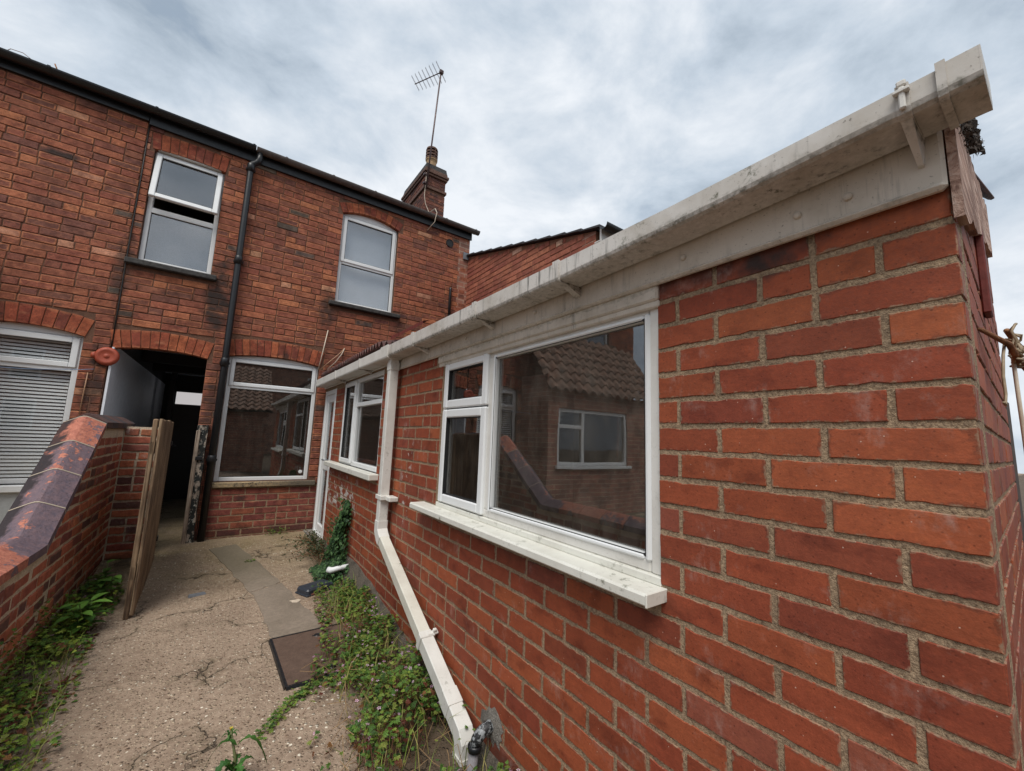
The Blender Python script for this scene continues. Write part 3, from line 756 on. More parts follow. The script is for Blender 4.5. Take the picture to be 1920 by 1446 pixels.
# ------------------------------------------------------------------ palettes (real brick colours)
def pick(rnd, cols, var=0.08):
    c = srgb(*rnd.choices([k[0] for k in cols], [k[1] for k in cols])[0]); v = 1 + rnd.uniform(-var, var)
    return (c[0]*v, c[1]*v*(1+rnd.uniform(-0.05, 0.05)), c[2]*v)
EXT_C = [((146, 74, 48), 6), ((138, 68, 46), 5), ((156, 83, 53), 2.5), ((132, 66, 47), 2.5), ((138, 75, 58), 0.8)]
HOU_C = [((150, 91, 71), 7), ((139, 87, 70), 6), ((161, 98, 74), 4.5), ((180, 113, 81), 1.6), ((124, 81, 69), 2.5), ((196, 144, 114), 0.4), ((98, 84, 75), 0.25), ((126, 112, 98), 0.08)]
ARC_C = [((158, 84, 60), 4), ((142, 74, 56), 3), ((170, 94, 64), 2), ((128, 70, 56), 2)]
LOW_C = [((176, 102, 78), 4), ((160, 90, 72), 4), ((138, 82, 72), 3), ((190, 116, 84), 2), ((108, 76, 70), 1)]
WIN_C = [((160, 98, 78), 4), ((148, 88, 72), 3), ((174, 110, 86), 2), ((200, 160, 138), 0.35)]
NEW_C = [((142, 82, 70), 4), ((130, 74, 66), 3), ((152, 88, 68), 2)]
ext_pal = lambda r, P: pick(r, EXT_C)
hou_pal = lambda r, P: pick(r, NEW_C if (P.z < 0.66 and P.x > -0.05) else HOU_C)
arc_pal = lambda r, P: pick(r, ARC_C)
low_pal = lambda r, P: pick(r, LOW_C)
win_pal = lambda r, P: pick(r, WIN_C)

# ------------------------------------------------------------------ ground
def sstep(t): t = max(0, min(1, t)); return t*t*(3-2*t)
def gz(x, y):
    z = 0.085*sstep((y-3.9)/1.6) - 0.05*sstep((2.6-y)/1.2)*sstep((x-0.2)/0.7)
    return z
g = MB(); xs = [-9, -6, -4, -2.5, -1.5, -1] + [-0.9+0.1*i for i in range(21)] + [1.3, 2, 3, 5, 8, 12]; ys = [-40, -20, -12, -8, -5, -3, -2, -1] + [-0.5+0.15*i for i in range(43)] + [6.5, 9, 14, 25]
xs = [-60, -25] + xs + [25, 60]; nx = len(xs)
for y in ys:
    for x in xs: g.v.append((x, y, gz(x, y) if -1.2 < x < 1.3 else gz(max(-1.2, min(1.3, x)), y) - (0.03 if x < -1 or x > 1.3 else 0)))
for j in range(len(ys)-1):
    for i in range(nx-1): g.f.append((j*nx+i, j*nx+i+1, (j+1)*nx+i+1, (j+1)*nx+i))
yard = g.build('ground', 'ground', smooth=True); yard['kind'] = 'structure'

# smooth concrete strip over a pipe run: two slabs
def slab(name, poly, th=0.005):
    mb = MB(); n = len(poly)
    top = [(x, y, gz(x, y)+th) for x, y in poly]; cx = sum(p[0] for p in poly)/n; cy = sum(p[1] for p in poly)/n
    bot = [(cx+(x-cx)*1.02, cy+(y-cy)*1.02, gz(x, y)-0.02) for x, y in poly]
    mb.add(top+bot, [tuple(range(n))]+[(k, (k+1) % n, n+(k+1) % n, n+k) for k in range(n)])
    return mb.build(name, 'smoothc')
def lerp2(a, b, t): return (a[0]+(b[0]-a[0])*t, a[1]+(b[1]-a[1])*t)
def edge(p, q, n, rnd, j): return [(lerp2(p, q, i/n)[0]+rnd.uniform(-j, j), lerp2(p, q, i/n)[1]+rnd.uniform(-j, j)) for i in range(n)]
rn = random.Random(4)
A0, A1 = (0.03, 5.24), (0.25, 5.32); B0, B1 = (0.33, 3.99), (0.56, 4.12); C0_, C1_ = (0.40, 3.05), (0.70, 3.06)
for nm, q in (('concrete_path', (A0, A1, B1, B0)), ('concrete_path', ((0.335, 3.975), (0.565, 4.105), C1_, C0_))):
    poly = []
    for i in range(4): poly += edge(q[i], q[(i+1) % 4], 12, rn, 0.010)
    o = slab(nm, poly); o['kind'] = 'structure'

# ------------------------------------------------------------------ the two houses
D = 5.68
HF = Frame((0, D, 0), (1, 0, 0), (0, -1, 0)); HW = Wall2(HF)
XR, XS, XL = 3.05, -1.01, -5.2
house = thing('terraced_house', (1.0, D, 0.0), 'red brick terraced house with passage arch, black downpipe and grey gutter', 'house', 'terraced houses')
nhouse = thing('terraced_house', (-2.5, D, 0.0), 'left neighbouring brick house with venetian blinds in its white ground floor window', 'house', 'terraced houses')
ZT = 4.66
AP = Arch(-1.0, -0.215, 2.075, 0.045, 0.19); ALR = Arch(-0.03, 0.955, 2.145, 0.05, 0.195); AUR = Arch(1.04, 1.85, 4.335, 0.085, 0.14); AUL = Arch(-0.955, -0.29, 4.34, 0.02, 0.19)
ALL = Arch(-2.05, -1.205, 2.155, 0.06, 0.185)
holesR = [(-0.99, -0.22, -0.2, 2.13), (-0.02, 0.945, 0.70, 2.21), (1.05, 1.84, 3.05, 4.43), (-0.935, -0.295, 3.045, 4.36)]
holesL = [(-2.0, -1.215, 0.72, 2.22), (-4.4, -3.5, 3.0, 4.3)]
holed_wall(HF, XS+0.002, XR, -0.1, ZT+0.05, holesR, 0.24).build('wall', 'm_house', house)
mb = MB(); HW.bar(mb, -0.034, 1.06, -0.008, -0.0045, -0.05, 0.637, 0); mb.build('infill_mortar', 'm_ext', house)
holed_wall(HF, XL, XS-0.006, -0.1, ZT+0.05, holesL, 0.24).build('wall', 'm_house', nhouse)
blkR = [rect_block(-0.99, -0.22, 0, 2.10), rect_block(-0.02, 0.945, 0.63, 2.16), rect_block(1.05, 1.84, 2.97, 4.35), rect_block(-0.935, -0.295, 2.97, 4.36),
        rect_block(-1.02, -0.235, 2.97, 3.045), rect_block(0.97, 1.95, 2.985, 3.05), rect_block(-0.06, 1.03, 0.64, 0.70), AP.block, ALR.block, AUR.block, AUL.block, rect_block(-0.035, 1.06, -1, 0.64)]
blkL = [rect_block(-2.0, -1.215, 0.63, 2.16), rect_block(-4.4, -3.5, 2.97, 4.3), rect_block(-2.4, -1.24, -0.2, 0.64), ALL.block]
lay_bricks(house, 'house', HF, XS+0.006, XR-0.002, 0.055, ZT, blkR, hou_pal, L=0.228, Hb=0.070, joint=0.006, course=0.076, maxobj=300, n_long=3, jit=0.0022, bev=0.004, proud=0.003, rimf=lambda: max(0, random.gauss(0.38, 0.34)), seed=5)
lay_bricks(house, 'house', HF, -0.035, 1.06, 0.03, 0.64, [], hou_pal, L=0.215, Hb=0.064, joint=0.011, course=0.0755, maxobj=60, n_long=4, jit=0.0022, bev=0.003, proud=0.002, rimf=lambda: 0.05, seed=55, bond='stretcher', name='infill_brick', rest='infill_brickwork')
lay_bricks(nhouse, 'house', HF, XL, XS-0.010, 0.055, ZT, blkL, hou_pal, L=0.228, Hb=0.070, joint=0.006, course=0.076, maxobj=300, n_long=3, jit=0.0022, bev=0.004, proud=0.003, rimf=lambda: max(0, random.gauss(0.4, 0.34)), seed=6)
AP.build(HF, house, 'house', 11, arc_pal, 1); ALR.build(HF, house, 'house', 14, arc_pal, 2); AUR.build(HF, house, 'house', 11, arc_pal, 3); AUL.build(HF, house, 'house', 9, arc_pal, 4)
ALL.build(HF, nhouse, 'house', 11, arc_pal, 7)
# dark joint between the houses (old cable run down the party line)
mb = MB(); mb.tube([(-1.008, D-0.004, 4.62), (-1.006, D-0.005, 3.9), (-1.009, D-0.005, 3.05), (-1.007, D-0.005, 2.5), (-1.005, D-0.004, 2.02)], 0.006, 6); mb.build('cable', 'cable_k', nhouse, True)
# return end of the house on the right
EF = Frame((XR, D, 0), (0, 1, 0), (1, 0, 0))
holed_wall(EF, 0.0, 6.0, -0.1, ZT, [], 0.2, 0.0).build('end_wall', 'farbrick', house)

# roofs ------------------------------------------------------------------
def house_roof(x0, x1, parent):
    mb = MB(); th = 0.03; n = 26; y0, z0 = D-0.06, ZT+0.075; sl = math.tan(R(29))
    for i in range(n):          # slate courses, each lapping the one below
        ya, yb = y0 + 4.1*i/n, y0 + 4.1*(i+1)/n + 0.02
        za, zb = z0 + (ya-y0)*sl, z0 + (yb-y0)*sl - 0.012
        mb.add([(x0, ya, za), (x1, ya, za), (x1, yb, zb), (x0, yb, zb), (x0, ya, za-0.012), (x1, ya, za-0.012)], [(0, 1, 2, 3), (0, 4, 5, 1)])
    zr = z0 + 4.1*sl; mb.quad((x0, y0+4.1, zr), (x1, y0+4.1, zr), (x1, y0+8.2, z0), (x0, y0+8.2, z0))
    mb.quad((x0, y0, z0-0.03), (x1, y0, z0-0.03), (x1, y0+4.1, zr-0.04), (x0, y0+4.1, zr-0.04))
    r = mb.build('roof', 'slate', parent, recalc=False)
    mb = MB(); mb.lathe([(0.11, 0), (0.11, x1-x0)], (x0, y0+4.1, zr-0.03), 14, 0); mb.build('ridge', 'slate', r)
    return r
house_roof(XS, XR+0.05, house); house_roof(XL, XS-0.004, nhouse)
# gable triangle of the right end
mb = MB(); zt = ZT; mb.add([(XR-0.02, D, zt), (XR-0.02, D+8.0, zt), (XR-0.02, D+4.0, zt+4.0*math.tan(R(29)))], [(0, 1, 2)]); mb.build('gable', 'farbrick', house)
def half_gutter(x0, x1, y, z, r, mat, parent, name='gutter', t=0.004, n=12):
    prof = [(y - r*math.cos(PI*k/n), z - r*math.sin(PI*k/n)) for k in range(n+1)] + [(y + (r-t)*math.cos(PI*k/n), z - (r-t)*math.sin(PI*k/n)) for k in range(n+1)]
    mb = MB(); mb.extrude(prof, x0, x1, 0); return mb.build(name, mat, parent, False)
def gutter_rings(xs, y, z, r, mat, parent):
    n = 12
    for x in xs:
        prof = [(y - (r+0.007)*math.cos(PI*k/n), z+0.004 - (r+0.007)*math.sin(PI*k/n)) for k in range(n+1)] + [(y + (r+0.001)*math.cos(PI*k/n), z - (r+0.001)*math.sin(PI*k/n)) for k in range(n+1)]
        mb = MB(); mb.extrude(prof, x-0.012, x+0.012, 0); mb.build('gutter_bracket', mat, parent)
GY = D-0.085
gt = half_gutter(-0.02, 3.16, GY, 4.735, 0.056, 'greyg', house); gutter_rings((0.30, 0.86, 1.42, 1.98, 2.54, 3.08), GY, 4.735, 0.056, 'greyg', gt)
gl_ = half_gutter(XL, -0.026, GY, 4.74, 0.060, 'blackg', nhouse); gutter_rings((-4.4, -3.4, -2.55, -1.75, -0.95, -0.05), GY, 4.74, 0.060, 'blackg', gl_)
mb = MB(); mb.box((XS, D-0.028, 4.585), (XR+0.02, D-0.002, 4.74), 0.003); mb.build('fascia', 'black', house)
mb = MB(); mb.box((XL, D-0.028, 4.62), (XS-0.004, D-0.002, 4.74), 0.003); mb.build('fascia', 'black', nhouse)
# black rainwater pipe
mb = MB(); px, py = -0.055, D-0.062
mb.tube([(0.02, GY, 4.69), (0.02, GY, 4.60), (0.0, GY+0.004, 4.555), (-0.045, py+0.002, 4.53), (px, py, 4.49), (px, py, 2.3), (px-0.002, py, 0.06)], 0.034, 14)
pipe = mb.build('downpipe', 'black', house, True)
for z in (4.47, 3.28, 2.05, 0.95):
    mb = MB(); mb.lathe([(0.034, -0.05), (0.041, -0.05), (0.042, 0.045), (0.038, 0.05), (0.034, 0.05)], (px, py, z), 16); mb.build('pipe_collar', 'black', pipe, True)
    mb = MB(); mb.box((px-0.05, D-0.028, z-0.012), (px+0.05, D-0.001, z+0.012), 0.003); mb.build('pipe_clip', 'black', pipe)

# windows of the houses ------------------------------------------------------
def room(parent, x0, x1, z0, z1, y0, depth, mat='room'):
    mb = MB(); y1 = y0+depth
    mb.quad((x0, y1, z0), (x1, y1, z0), (x1, y1, z1), (x0, y1, z1)); mb.quad((x0, y0, z0), (x0, y1, z0), (x0, y1, z1), (x0, y0, z1))
    mb.quad((x1, y0, z0), (x1, y1, z0), (x1, y1, z1), (x1, y0, z1)); mb.quad((x0, y0, z1), (x1, y0, z1), (x1, y1, z1), (x0, y1, z1)); mb.quad((x0, y0, z0), (x1, y0, z0), (x1, y1, z0), (x0, y1, z0))
    return mb.build('room', mat, parent, recalc=False)
def arch_head(w2, win, s0, s1, zs, rise, d0, d1, base, mat='white'):
    mb = MB(); n = 12; w = (s1-s0)/2; c = (s0+s1)/2; Rr = (w*w+rise*rise)/(2*rise); zc = zs+rise-Rr
    prof = [(s0, base), (s1, base)] + [(c + w*math.cos(PI*k/n), zc + math.sqrt(max(0, Rr*Rr-(w*math.cos(PI*k/n))**2))) for k in range(n+1)]
    V = [tuple(w2.M @ Vector((p, d, q))) for d in (d0, d1) for p, q in prof]; m_ = len(prof)
    mb.add(V, [tuple(range(m_)), tuple(range(m_, 2*m_))] + [(k, (k+1) % m_, m_+(k+1) % m_, m_+k) for k in range(m_)])
    return mb.build('arched_head', mat, win)
# living room window: fixed pane below a top light
def add_window(parent, label=None):
    pass
FD = -0.055        # frame face behind the wall face
w = MB(); HW.ring(w, -0.018, 0.943, FD-0.06, FD, 0.703, 2.135, 0.045, 0.005); HW.bar(w, 0.027, 0.898, FD-0.06, FD-0.0015, 1.775, 1.825)
win = w.build('window', 'white', house)
HW.gasket(win, 0.024, 0.901, FD-0.03, FD-0.008, 0.745, 1.778); HW.pane(win, 0.027, 0.898, FD-0.02, 0.748, 1.775, 'glass')
light(HW, win, 0.004, 0.921, 1.803, 2.128, FD, 'white', 0.046, 'glass', 0.014)
arch_head(HW, win, -0.018, 0.943, 2.14, 0.05, FD-0.05, FD-0.004, 2.137)
mb = MB(); HW.bar(mb, -0.055, 1.03, -0.10, 0.035, 0.638, 0.698, 0.008); mb.build('sill', 'oldsill', win)
mb = MB(); mb.lathe([(0.0, 0), (0.022, 0.002), (0.022, 0.01)], (0.86, D-FD+0.012, 0.80), 12, 1); mb.build('sticker', 'white', win)
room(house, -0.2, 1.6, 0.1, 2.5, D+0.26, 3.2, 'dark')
# upper right window: top light over fixed pane, arched head
w = MB(); HW.ring(w, 1.052, 1.838, FD-0.06, FD, 3.052, 4.335, 0.045, 0.005); HW.bar(w, 1.097, 1.793, FD-0.06, FD-0.0015, 3.625, 3.675)
win = w.build('window', 'white', house)
HW.gasket(win, 1.094, 1.796, FD-0.03, FD-0.008, 3.094, 3.628); HW.pane(win, 1.097, 1.793, FD-0.02, 3.097, 3.625, 'glass_up')
light(HW, win, 1.075, 1.815, 3.655, 4.325, FD, 'white', 0.05, 'glass_up', 0.014)
arch_head(HW, win, 1.052, 1.838, 4.335, 0.083, FD-0.05, FD-0.004, 4.337)
mb = MB(); HW.bar(mb, 0.975, 1.945, -0.10, 0.06, 2.99, 3.048, 0.01); mb.build('sill', 'stone', win)
mb = MB(); mb.box((1.06, D+0.16, 3.0), (1.83, D+0.165, 4.45)); mb.build('blind', 'curtain', win)
room(house, 0.7, 2.4, 2.7, 4.6, D+0.26, 2.5)
# upper left window: top light pushed open
w = MB(); HW.ring(w, -0.933, -0.297, FD-0.06, FD, 3.048, 4.345, 0.045, 0.005); HW.bar(w, -0.888, -0.342, FD-0.06, FD-0.0015, 3.63, 3.69)
win = w.build('window', 'white', house)
HW.gasket(win, -0.891, -0.339, FD-0.03, FD-0.008, 3.09, 3.633); HW.pane(win, -0.888, -0.342, FD-0.02, 3.093, 3.63, 'glass_up')
mb = MB(); W0 = Matrix.Translation((0, 0, 0))
class TiltWall(Wall2):
    def __init__(s, base, pz, pd, ang): s.f = base.f; s.M = base.M @ Matrix.Translation((0, pd, pz)) @ Matrix.Rotation(ang, 4, 'X') @ Matrix.Translation((0, -pd, -pz))
TW = TiltWall(HW, 4.335, FD+0.012, R(12))
light(TW, win, -0.918, -0.312, 3.755, 4.335, FD, 'white', 0.052, 'glass_up', 0.014)
mb = MB(); HW.bar(mb, -0.96, -0.27, -0.08, -0.01, 4.345, 4.372, 0.004); mb.build('head_trim', 'white_b', win)
mb = MB(); HW.bar(mb, -1.018, -0.237, -0.10, 0.06, 2.982, 3.044, 0.01); mb.build('sill', 'stone', win)
mb = MB(); mb.box((-0.93, D+0.2, 3.0), (-0.3, D+0.205, 3.66)); mb.build('blind', plain('grey_blind', srgb(138, 142, 150), 0.9, 0.1), win)
room(house, -1.0, 0.2, 2.7, 4.6, D+0.26, 2.5)
# neighbour's ground floor window with venetian blind
w = MB(); HW.ring(w, -1.998, -1.217, FD-0.06, FD, 0.722, 2.15, 0.05, 0.005); HW.bar(w, -1.948, -1.267, FD-0.06, FD-0.0015, 1.80, 1.86)
win = w.build('window', 'white', nhouse)
HW.gasket(win, -1.951, -1.264, FD-0.03, FD-0.008, 0.768, 1.803); HW.pane(win, -1.948, -1.267, FD-0.02, 0.772, 1.80, 'glass_clear')
light(HW, win, -1.975, -1.24, 1.838, 2.14, FD, 'white', 0.055, 'glass_clear', 0.016)
arch_head(HW, win, -1.998, -1.217, 2.155, 0.06, FD-0.05, FD-0.004, 2.152)
mb = MB(); HW.bar(mb, -2.05, -1.19, -0.10, 0.05, 0.655, 0.72, 0.008); mb.build('sill', 'white', win)
mb = MB(); z = 0.78
while z < 2.1:
    mb.add([(-1.96, D+0.118, z), (-1.255, D+0.118, z), (-1.255, D+0.128, z+0.023), (-1.96, D+0.128, z+0.023)], [(0, 1, 2, 3)]); z += 0.034
bl = mb.build('blind', 'slat', win); bl['kind'] = 'stuff'
room(nhouse, -2.6, -1.1, 0.1, 2.5, D+0.26, 2.5)
w = MB(); HW.ring(w, -4.4, -3.5, FD-0.06, FD, 3.0, 4.3, 0.05, 0.005); win = w.build('window', 'white', nhouse); HW.pane(win, -4.35, -3.55, FD-0.02, 3.05, 4.25, 'glass_up'); room(nhouse, -4.6, -3.3, 2.7, 4.5, D+0.26, 2)
mb = MB(); HW.bar(mb, -2.4, -1.235, -0.01, 0.006, 0.0, 0.652, 0.003); mb.build('painted_panel', 'render', nhouse)
# passage ------------------------------------------------------------------
y0, y1 = D+0.245, 10.2
def pwall(nm, lo, hi, mat): mb = MB(); mb.box(lo, hi, 0); return mb.build(nm, mat, house)
pwall('passage_wall', (-1.0, D+0.012, -0.05), (-0.984, y1, 2.11), 'passw'); pwall('passage_wall', (-0.216, y0, -0.05), (-0.18, y1, 2.6), 'passw')  # right-hand wall made white to bounce light onto the left one
pwall('passage_wall', (-1.03, y0-0.04, 2.112), (-0.992, y1, 2.34), 'dark'); pwall('passage_ceiling', (-1.03, y0, 2.32), (-0.18, y1, 2.36), 'passw')  # ceiling given the white paint too, as an added reflector
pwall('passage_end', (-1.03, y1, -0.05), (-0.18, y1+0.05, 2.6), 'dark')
mb = MB(); rn = random.Random(3)
fx = -0.99
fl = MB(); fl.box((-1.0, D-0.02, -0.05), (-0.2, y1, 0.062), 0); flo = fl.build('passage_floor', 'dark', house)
for j in range(12):
    for i in range(5):
        mb = MB(); xa = -0.99+i*0.154; ya = D+0.02+j*0.225; mb.box((xa, ya, 0.05), (xa+0.147, ya+0.217, 0.075+rn.uniform(-0.002, 0.002)), 0.004); mb.build('floor_tile', 'redwood', flo)
for yy in (7.3, 8.4):
    pwall('ceiling_beam', (-0.99, yy, 2.17), (-0.22, yy+0.1, 2.318), 'dark')
pwall('jamb_paint', (-1.002, D-0.007, 0.05), (-0.9835, D+0.0115, 2.085), 'passw')
dr = pwall('passage_door', (-0.72, 9.0, 0.06), (-0.22, 9.04, 1.68), 'black')
mb = MB(); mb.box((-0.70, 8.985, 1.69), (-0.26, 8.995, 1.90), 0.003); mb.build('fanlight_panel', 'fanlight_glow', dr)
mb = MB(); mb.box((-0.80, 8.97, 0.06), (-0.725, 9.05, 2.30), 0.004); mb.build('door_frame', 'black', dr)
mb = MB(); mb.tube([(-0.66, 8.98, 0.98), (-0.62, 8.95, 0.98), (-0.60, 8.95, 0.98)], 0.012, 8); mb.build('door_handle', 'lead', dr)
# flue hole, overflow pipe, small details on the house
mb = MB(); mb.lathe([(0.05, 0.0), (0.058, -0.012), (0.066, -0.012), (0.066, 0.02), (0.05, 0.02), (0.048, 0.14)], (2.68, D, 4.42), 18, 1); mb.lathe([(0.0, -0.006), (0.05, -0.006)], (2.68, D, 4.42), 18, 1); mb.build('flue_hole', 'gasket', house)  # black disc stands in for the shade inside the hole
mb = MB(); mb.tube([(2.73, D-0.03, 3.0), (2.73, D-0.03, 3.64), (2.73, D-0.028, 3.67)], 0.021, 10); mb.build('vent_pipe', 'black', house, True)
mb = MB(); mb.box((2.93, D-0.03, 4.22), (3.05, D-0.008, 4.34), 0.003); mb.build('flashing', 'lead', house)
# chimney ------------------------------------------------------------------
cx0, cx1, cy0, cy1 = 3.18, 3.67, 8.2, 9.62
mb = MB(); mb.box((cx0+0.008, cy0+0.008, 5.6), (cx1-0.008, cy1-0.008, 7.44), 0); chim = mb.build('chimney', 'm_house', house)
def ring_box(mb, e0, z0, z1): mb.box((cx0-e0, cy0-e0, z0), (cx1+e0, cy1+e0, z1), 0.008)
CH_C = [((116, 76, 66), 4), ((100, 68, 62), 3), ((132, 86, 70), 2), ((84, 62, 58), 1)]
ch_pal = lambda r, P: pick(r, CH_C)
for fr, ln in ((Frame((cx0, cy0, 0), (1, 0, 0), (0, -1, 0)), cx1-cx0), (Frame((cx0, cy0, 0), (0, 1, 0), (-1, 0, 0)), cy1-cy0), (Frame((cx1, cy0, 0), (0, 1, 0), (1, 0, 0)), cy1-cy0)):
    lay_bricks(chim, 'house', fr, 0.002, ln-0.002, 5.9, 7.26, [rect_block(-1, 9, 6.93, 7.01)], ch_pal, L=0.228, Hb=0.066, joint=0.009, course=0.075, maxobj=0, n_long=2, rimf=lambda: 0.1, seed=9)
mb = MB(); ring_box(mb, 0.03, 6.93, 7.0); ring_box(mb, 0.035, 7.255, 7.31); ring_box(mb, 0.06, 7.31, 7.375); ring_box(mb, 0.03, 7.375, 7.44); mb.build('corbel', 'cowl', chim)
mb = MB(); V = [(cx0-0.02, cy0-0.02, 7.44), (cx1+0.02, cy0-0.02, 7.44), (cx1+0.02, cy1+0.02, 7.44), (cx0-0.02, cy1+0.02, 7.44), (cx0+0.0, cy0+0.0, 7.56), (cx1-0.0, cy0+0.0, 7.56), (cx1-0.0, cy1-0.0, 7.56), (cx0+0.0, cy1-0.0, 7.56)]
mb.add(V, [(0, 1, 5, 4), (1, 2, 6, 5), (2, 3, 7, 6), (3, 0, 4, 7), (4, 5, 6, 7)]); mb.build('chimney_cap', 'stone', chim)
pc = (3.37, 8.42, 7.55)
mb = MB(); mb.lathe([(0.135, -0.06), (0.13, 0.0), (0.118, 0.16), (0.122, 0.23), (0.14, 0.245), (0.14, 0.26), (0.09, 0.26)], pc, 20); pot = mb.build('chimney_pot', 'buff', chim, True)
mb = MB()
for k in range(3): zz = 0.27+k*0.075; mb.lathe([(0.10, zz), (0.142, zz), (0.142, zz+0.035), (0.10, zz+0.035), (0.10, zz)], pc, 20)
for k in range(8): a = PI*k/4+0.2; mb.box((pc[0]+0.125*math.cos(a)-0.012, pc[1]+0.125*math.sin(a)-0.012, pc[2]+0.25), (pc[0]+0.125*math.cos(a)+0.012, pc[1]+0.125*math.sin(a)+0.012, pc[2]+0.53), 0.003)
mb.lathe([(0.142, 0.50), (0.13, 0.55), (0.08, 0.585), (0.0, 0.595)], pc, 20); mb.build('pot_cowl', 'cowl', pot)

# ------------------------------------------------------------------ brick wing on the right, behind the lean-to
WX = 3.03
wing = thing('brick_wing', (WX, 4.2, 0), 'orange brick rear wing with slate verge beyond the lean-to roof', 'building')
WF = Frame((WX, D, 0), (0, -1, 0), (-1, 0, 0))
wy0 = 2.83; wlen = D-wy0
topz = lambda s: 4.29 - 0.258*s
holed_wall(WF, 0.0, wlen, 0.0, 4.2, [], 0.22, ztop=lambda s: topz(s)).build('wall', 'm_wing', wing)
vb = lambda p, q: [((4.29-q)/0.258, 99)] if (4.29-q)/0.258 < wlen else None
lay_bricks(wing, 'wing', WF, 0.004, wlen, 1.96+0.45, 4.3, [vb], win_pal, L=0.225, Hb=0.066, joint=0.009, course=0.075, maxobj=300, n_long=2, rimf=lambda: random.random()*0.5, seed=21)
mb = MB(); n = 11
for i in range(n):
    a, b = -0.03+(wlen+0.10)*i/n, -0.03+(wlen+0.10)*(i+1)/n+0.03
    za, zb = topz(a)+0.006, topz(b)+0.006
    mb.add([(WX-0.05, D-a, za+0.012), (WX+2.5, D-a, za+0.012), (WX+2.5, D-b, zb+0.034), (WX-0.05, D-b, zb+0.034), (WX-0.05, D-a, za), (WX+2.5, D-a, za), (WX+2.5, D-b, zb+0.010), (WX-0.05, D-b, zb+0.010)],
           [(0, 1, 2, 3), (4, 5, 6, 7), (0, 4, 7, 3), (3, 2, 6, 7), (1, 5, 6, 2), (0, 1, 5, 4)])
wr = mb.build('roof', 'slate', wing)
ze = topz(wlen)
mb = MB(); mb.box((WX-0.02, wy0-0.10, ze-0.16), (WX+2.5, wy0-0.075, ze+0.0), 0.003); mb.box((WX-0.02, wy0-0.075, ze-0.155), (WX+2.5, wy0-0.002, ze-0.14), 0.002); mb.build('fascia', 'white_b', wing)
half_gutter(WX-0.06, WX+2.5, wy0-0.16, ze-0.01, 0.055, 'blackg', wing)
mb = MB(); mb.box((WX+0.003, wy0+0.003, 0), (WX+2.5, wy0+0.2, ze), 0); mb.build('rear_wall', 'farbrick', wing)

# ------------------------------------------------------------------ lean-to extension
W = 1.05; CY = 0.098; EY = 5.64
ext = thing('kitchen_extension', (W, 2.8, 0), 'single storey red brick lean-to with white windows, gutter and diagonal downpipe', 'building')
XF = Frame((W, CY, 0), (0, 1, 0), (-1, 0, 0)); XW = Wall2(XF)      # s = y - CY
S = lambda y: y - CY
ELEN = 1.62; EA = Vector((1.55, 0.065, 0)).normalized(); NF = Frame((W, CY, 0), EA, (EA.y, -EA.x, 0))
win1 = (0.722, 2.20, 0.915, 1.765); win2 = (3.33, 4.64, 0.985, 1.85); door = (5.04, 5.63, 0.06, 1.82)
holes = [(S(a), S(b), c, d) for a, b, c, d in (win1, win2, door)]
holed_wall(XF, 0.0032, S(EY)+0.03, -0.15, 1.93, holes, 0.11, 0.0028).build('wall', 'm_ext', ext)
blk = [rect_block(S(0.722), S(2.205), 0.885, 1.80), rect_block(S(0.722), S(2.30), 1.79, 1.9), rect_block(S(3.325), S(4.645), 0.96, 1.9), rect_block(S(5.035), S(5.7), 0, 2), rect_block(S(2.95), S(5.7), 1.86, 2)]
lay_bricks(ext, 'ext', XF, 0.0, S(EY), 1.287-0.075*18, 1.83, blk, ext_pal, L=0.215, Hb=0.0645, joint=0.0105, course=0.0750, bond='stretcher', maxobj=300, n_long=9, jit=0.0017, bev=0.0016, proud=0.0011, tilt=0.0025, rimf=lambda: 0, seed=31)
# end wall at the near corner
endtop = lambda s: 1.90 + 0.28*s
holed_wall(NF, 0.007, ELEN, -0.15, 2.0, [], 0.105, 0.0035, ztop=endtop).build('end_wall', 'm_ext', ext)
class ShiftFrame(Frame): pass
lay_bricks(ext, 'ext', NF, 0.1125, ELEN, 1.287-0.075*18, 2.36, [lambda p, q: [(-1, (q-1.92)/0.28)] if q > 1.92 else None], ext_pal, L=0.215, Hb=0.0645, joint=0.0105, course=0.0750, bond='stretcher', maxobj=0, n_long=9, jit=0.0017, bev=0.0016, proud=0.001, tilt=0.0025, rimf=lambda: 0, seed=32, rest='end_brickwork')
# headers that turn the corner
rn = random.Random(8)
for k in range(-18, 9):
    z = 1.287+0.075*k
    if k % 2 == 0: a, b = 0.004, 0.102
    else: a, b = 0.004, 0.102
    me, V, F, uv = brick_variants('ext', 0.10225, 0.0645, 0.05, M['ext_object'], 9, 0.0017, 0.0016)[k % 7]
    o = bpy.data.objects.new('corner_brick', me); COL.objects.link(o); P = NF((a+b)/2, z+0.0322); o.location = P; o.rotation_euler = (0, 0, math.atan2(-NF.normal.x, NF.normal.y)); o.scale = (0.098/0.10225, 1, 1); c = ext_pal(rn, P); o.color = (c[0], c[1], c[2], 0); attach(o, ext)
# inside of the lean-to
mb = MB(); mb.box((W+0.115, CY+0.13, 0.02), (2.95, EY, 0.06), 0); mb.build('floor', 'floor_in', ext)
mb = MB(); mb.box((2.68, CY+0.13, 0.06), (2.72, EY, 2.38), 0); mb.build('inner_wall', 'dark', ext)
mb = MB(); mb.box((W+0.115, 2.75, 0.06), (2.68, 2.8, 2.05), 0); mb.build('partition', 'dark', ext)
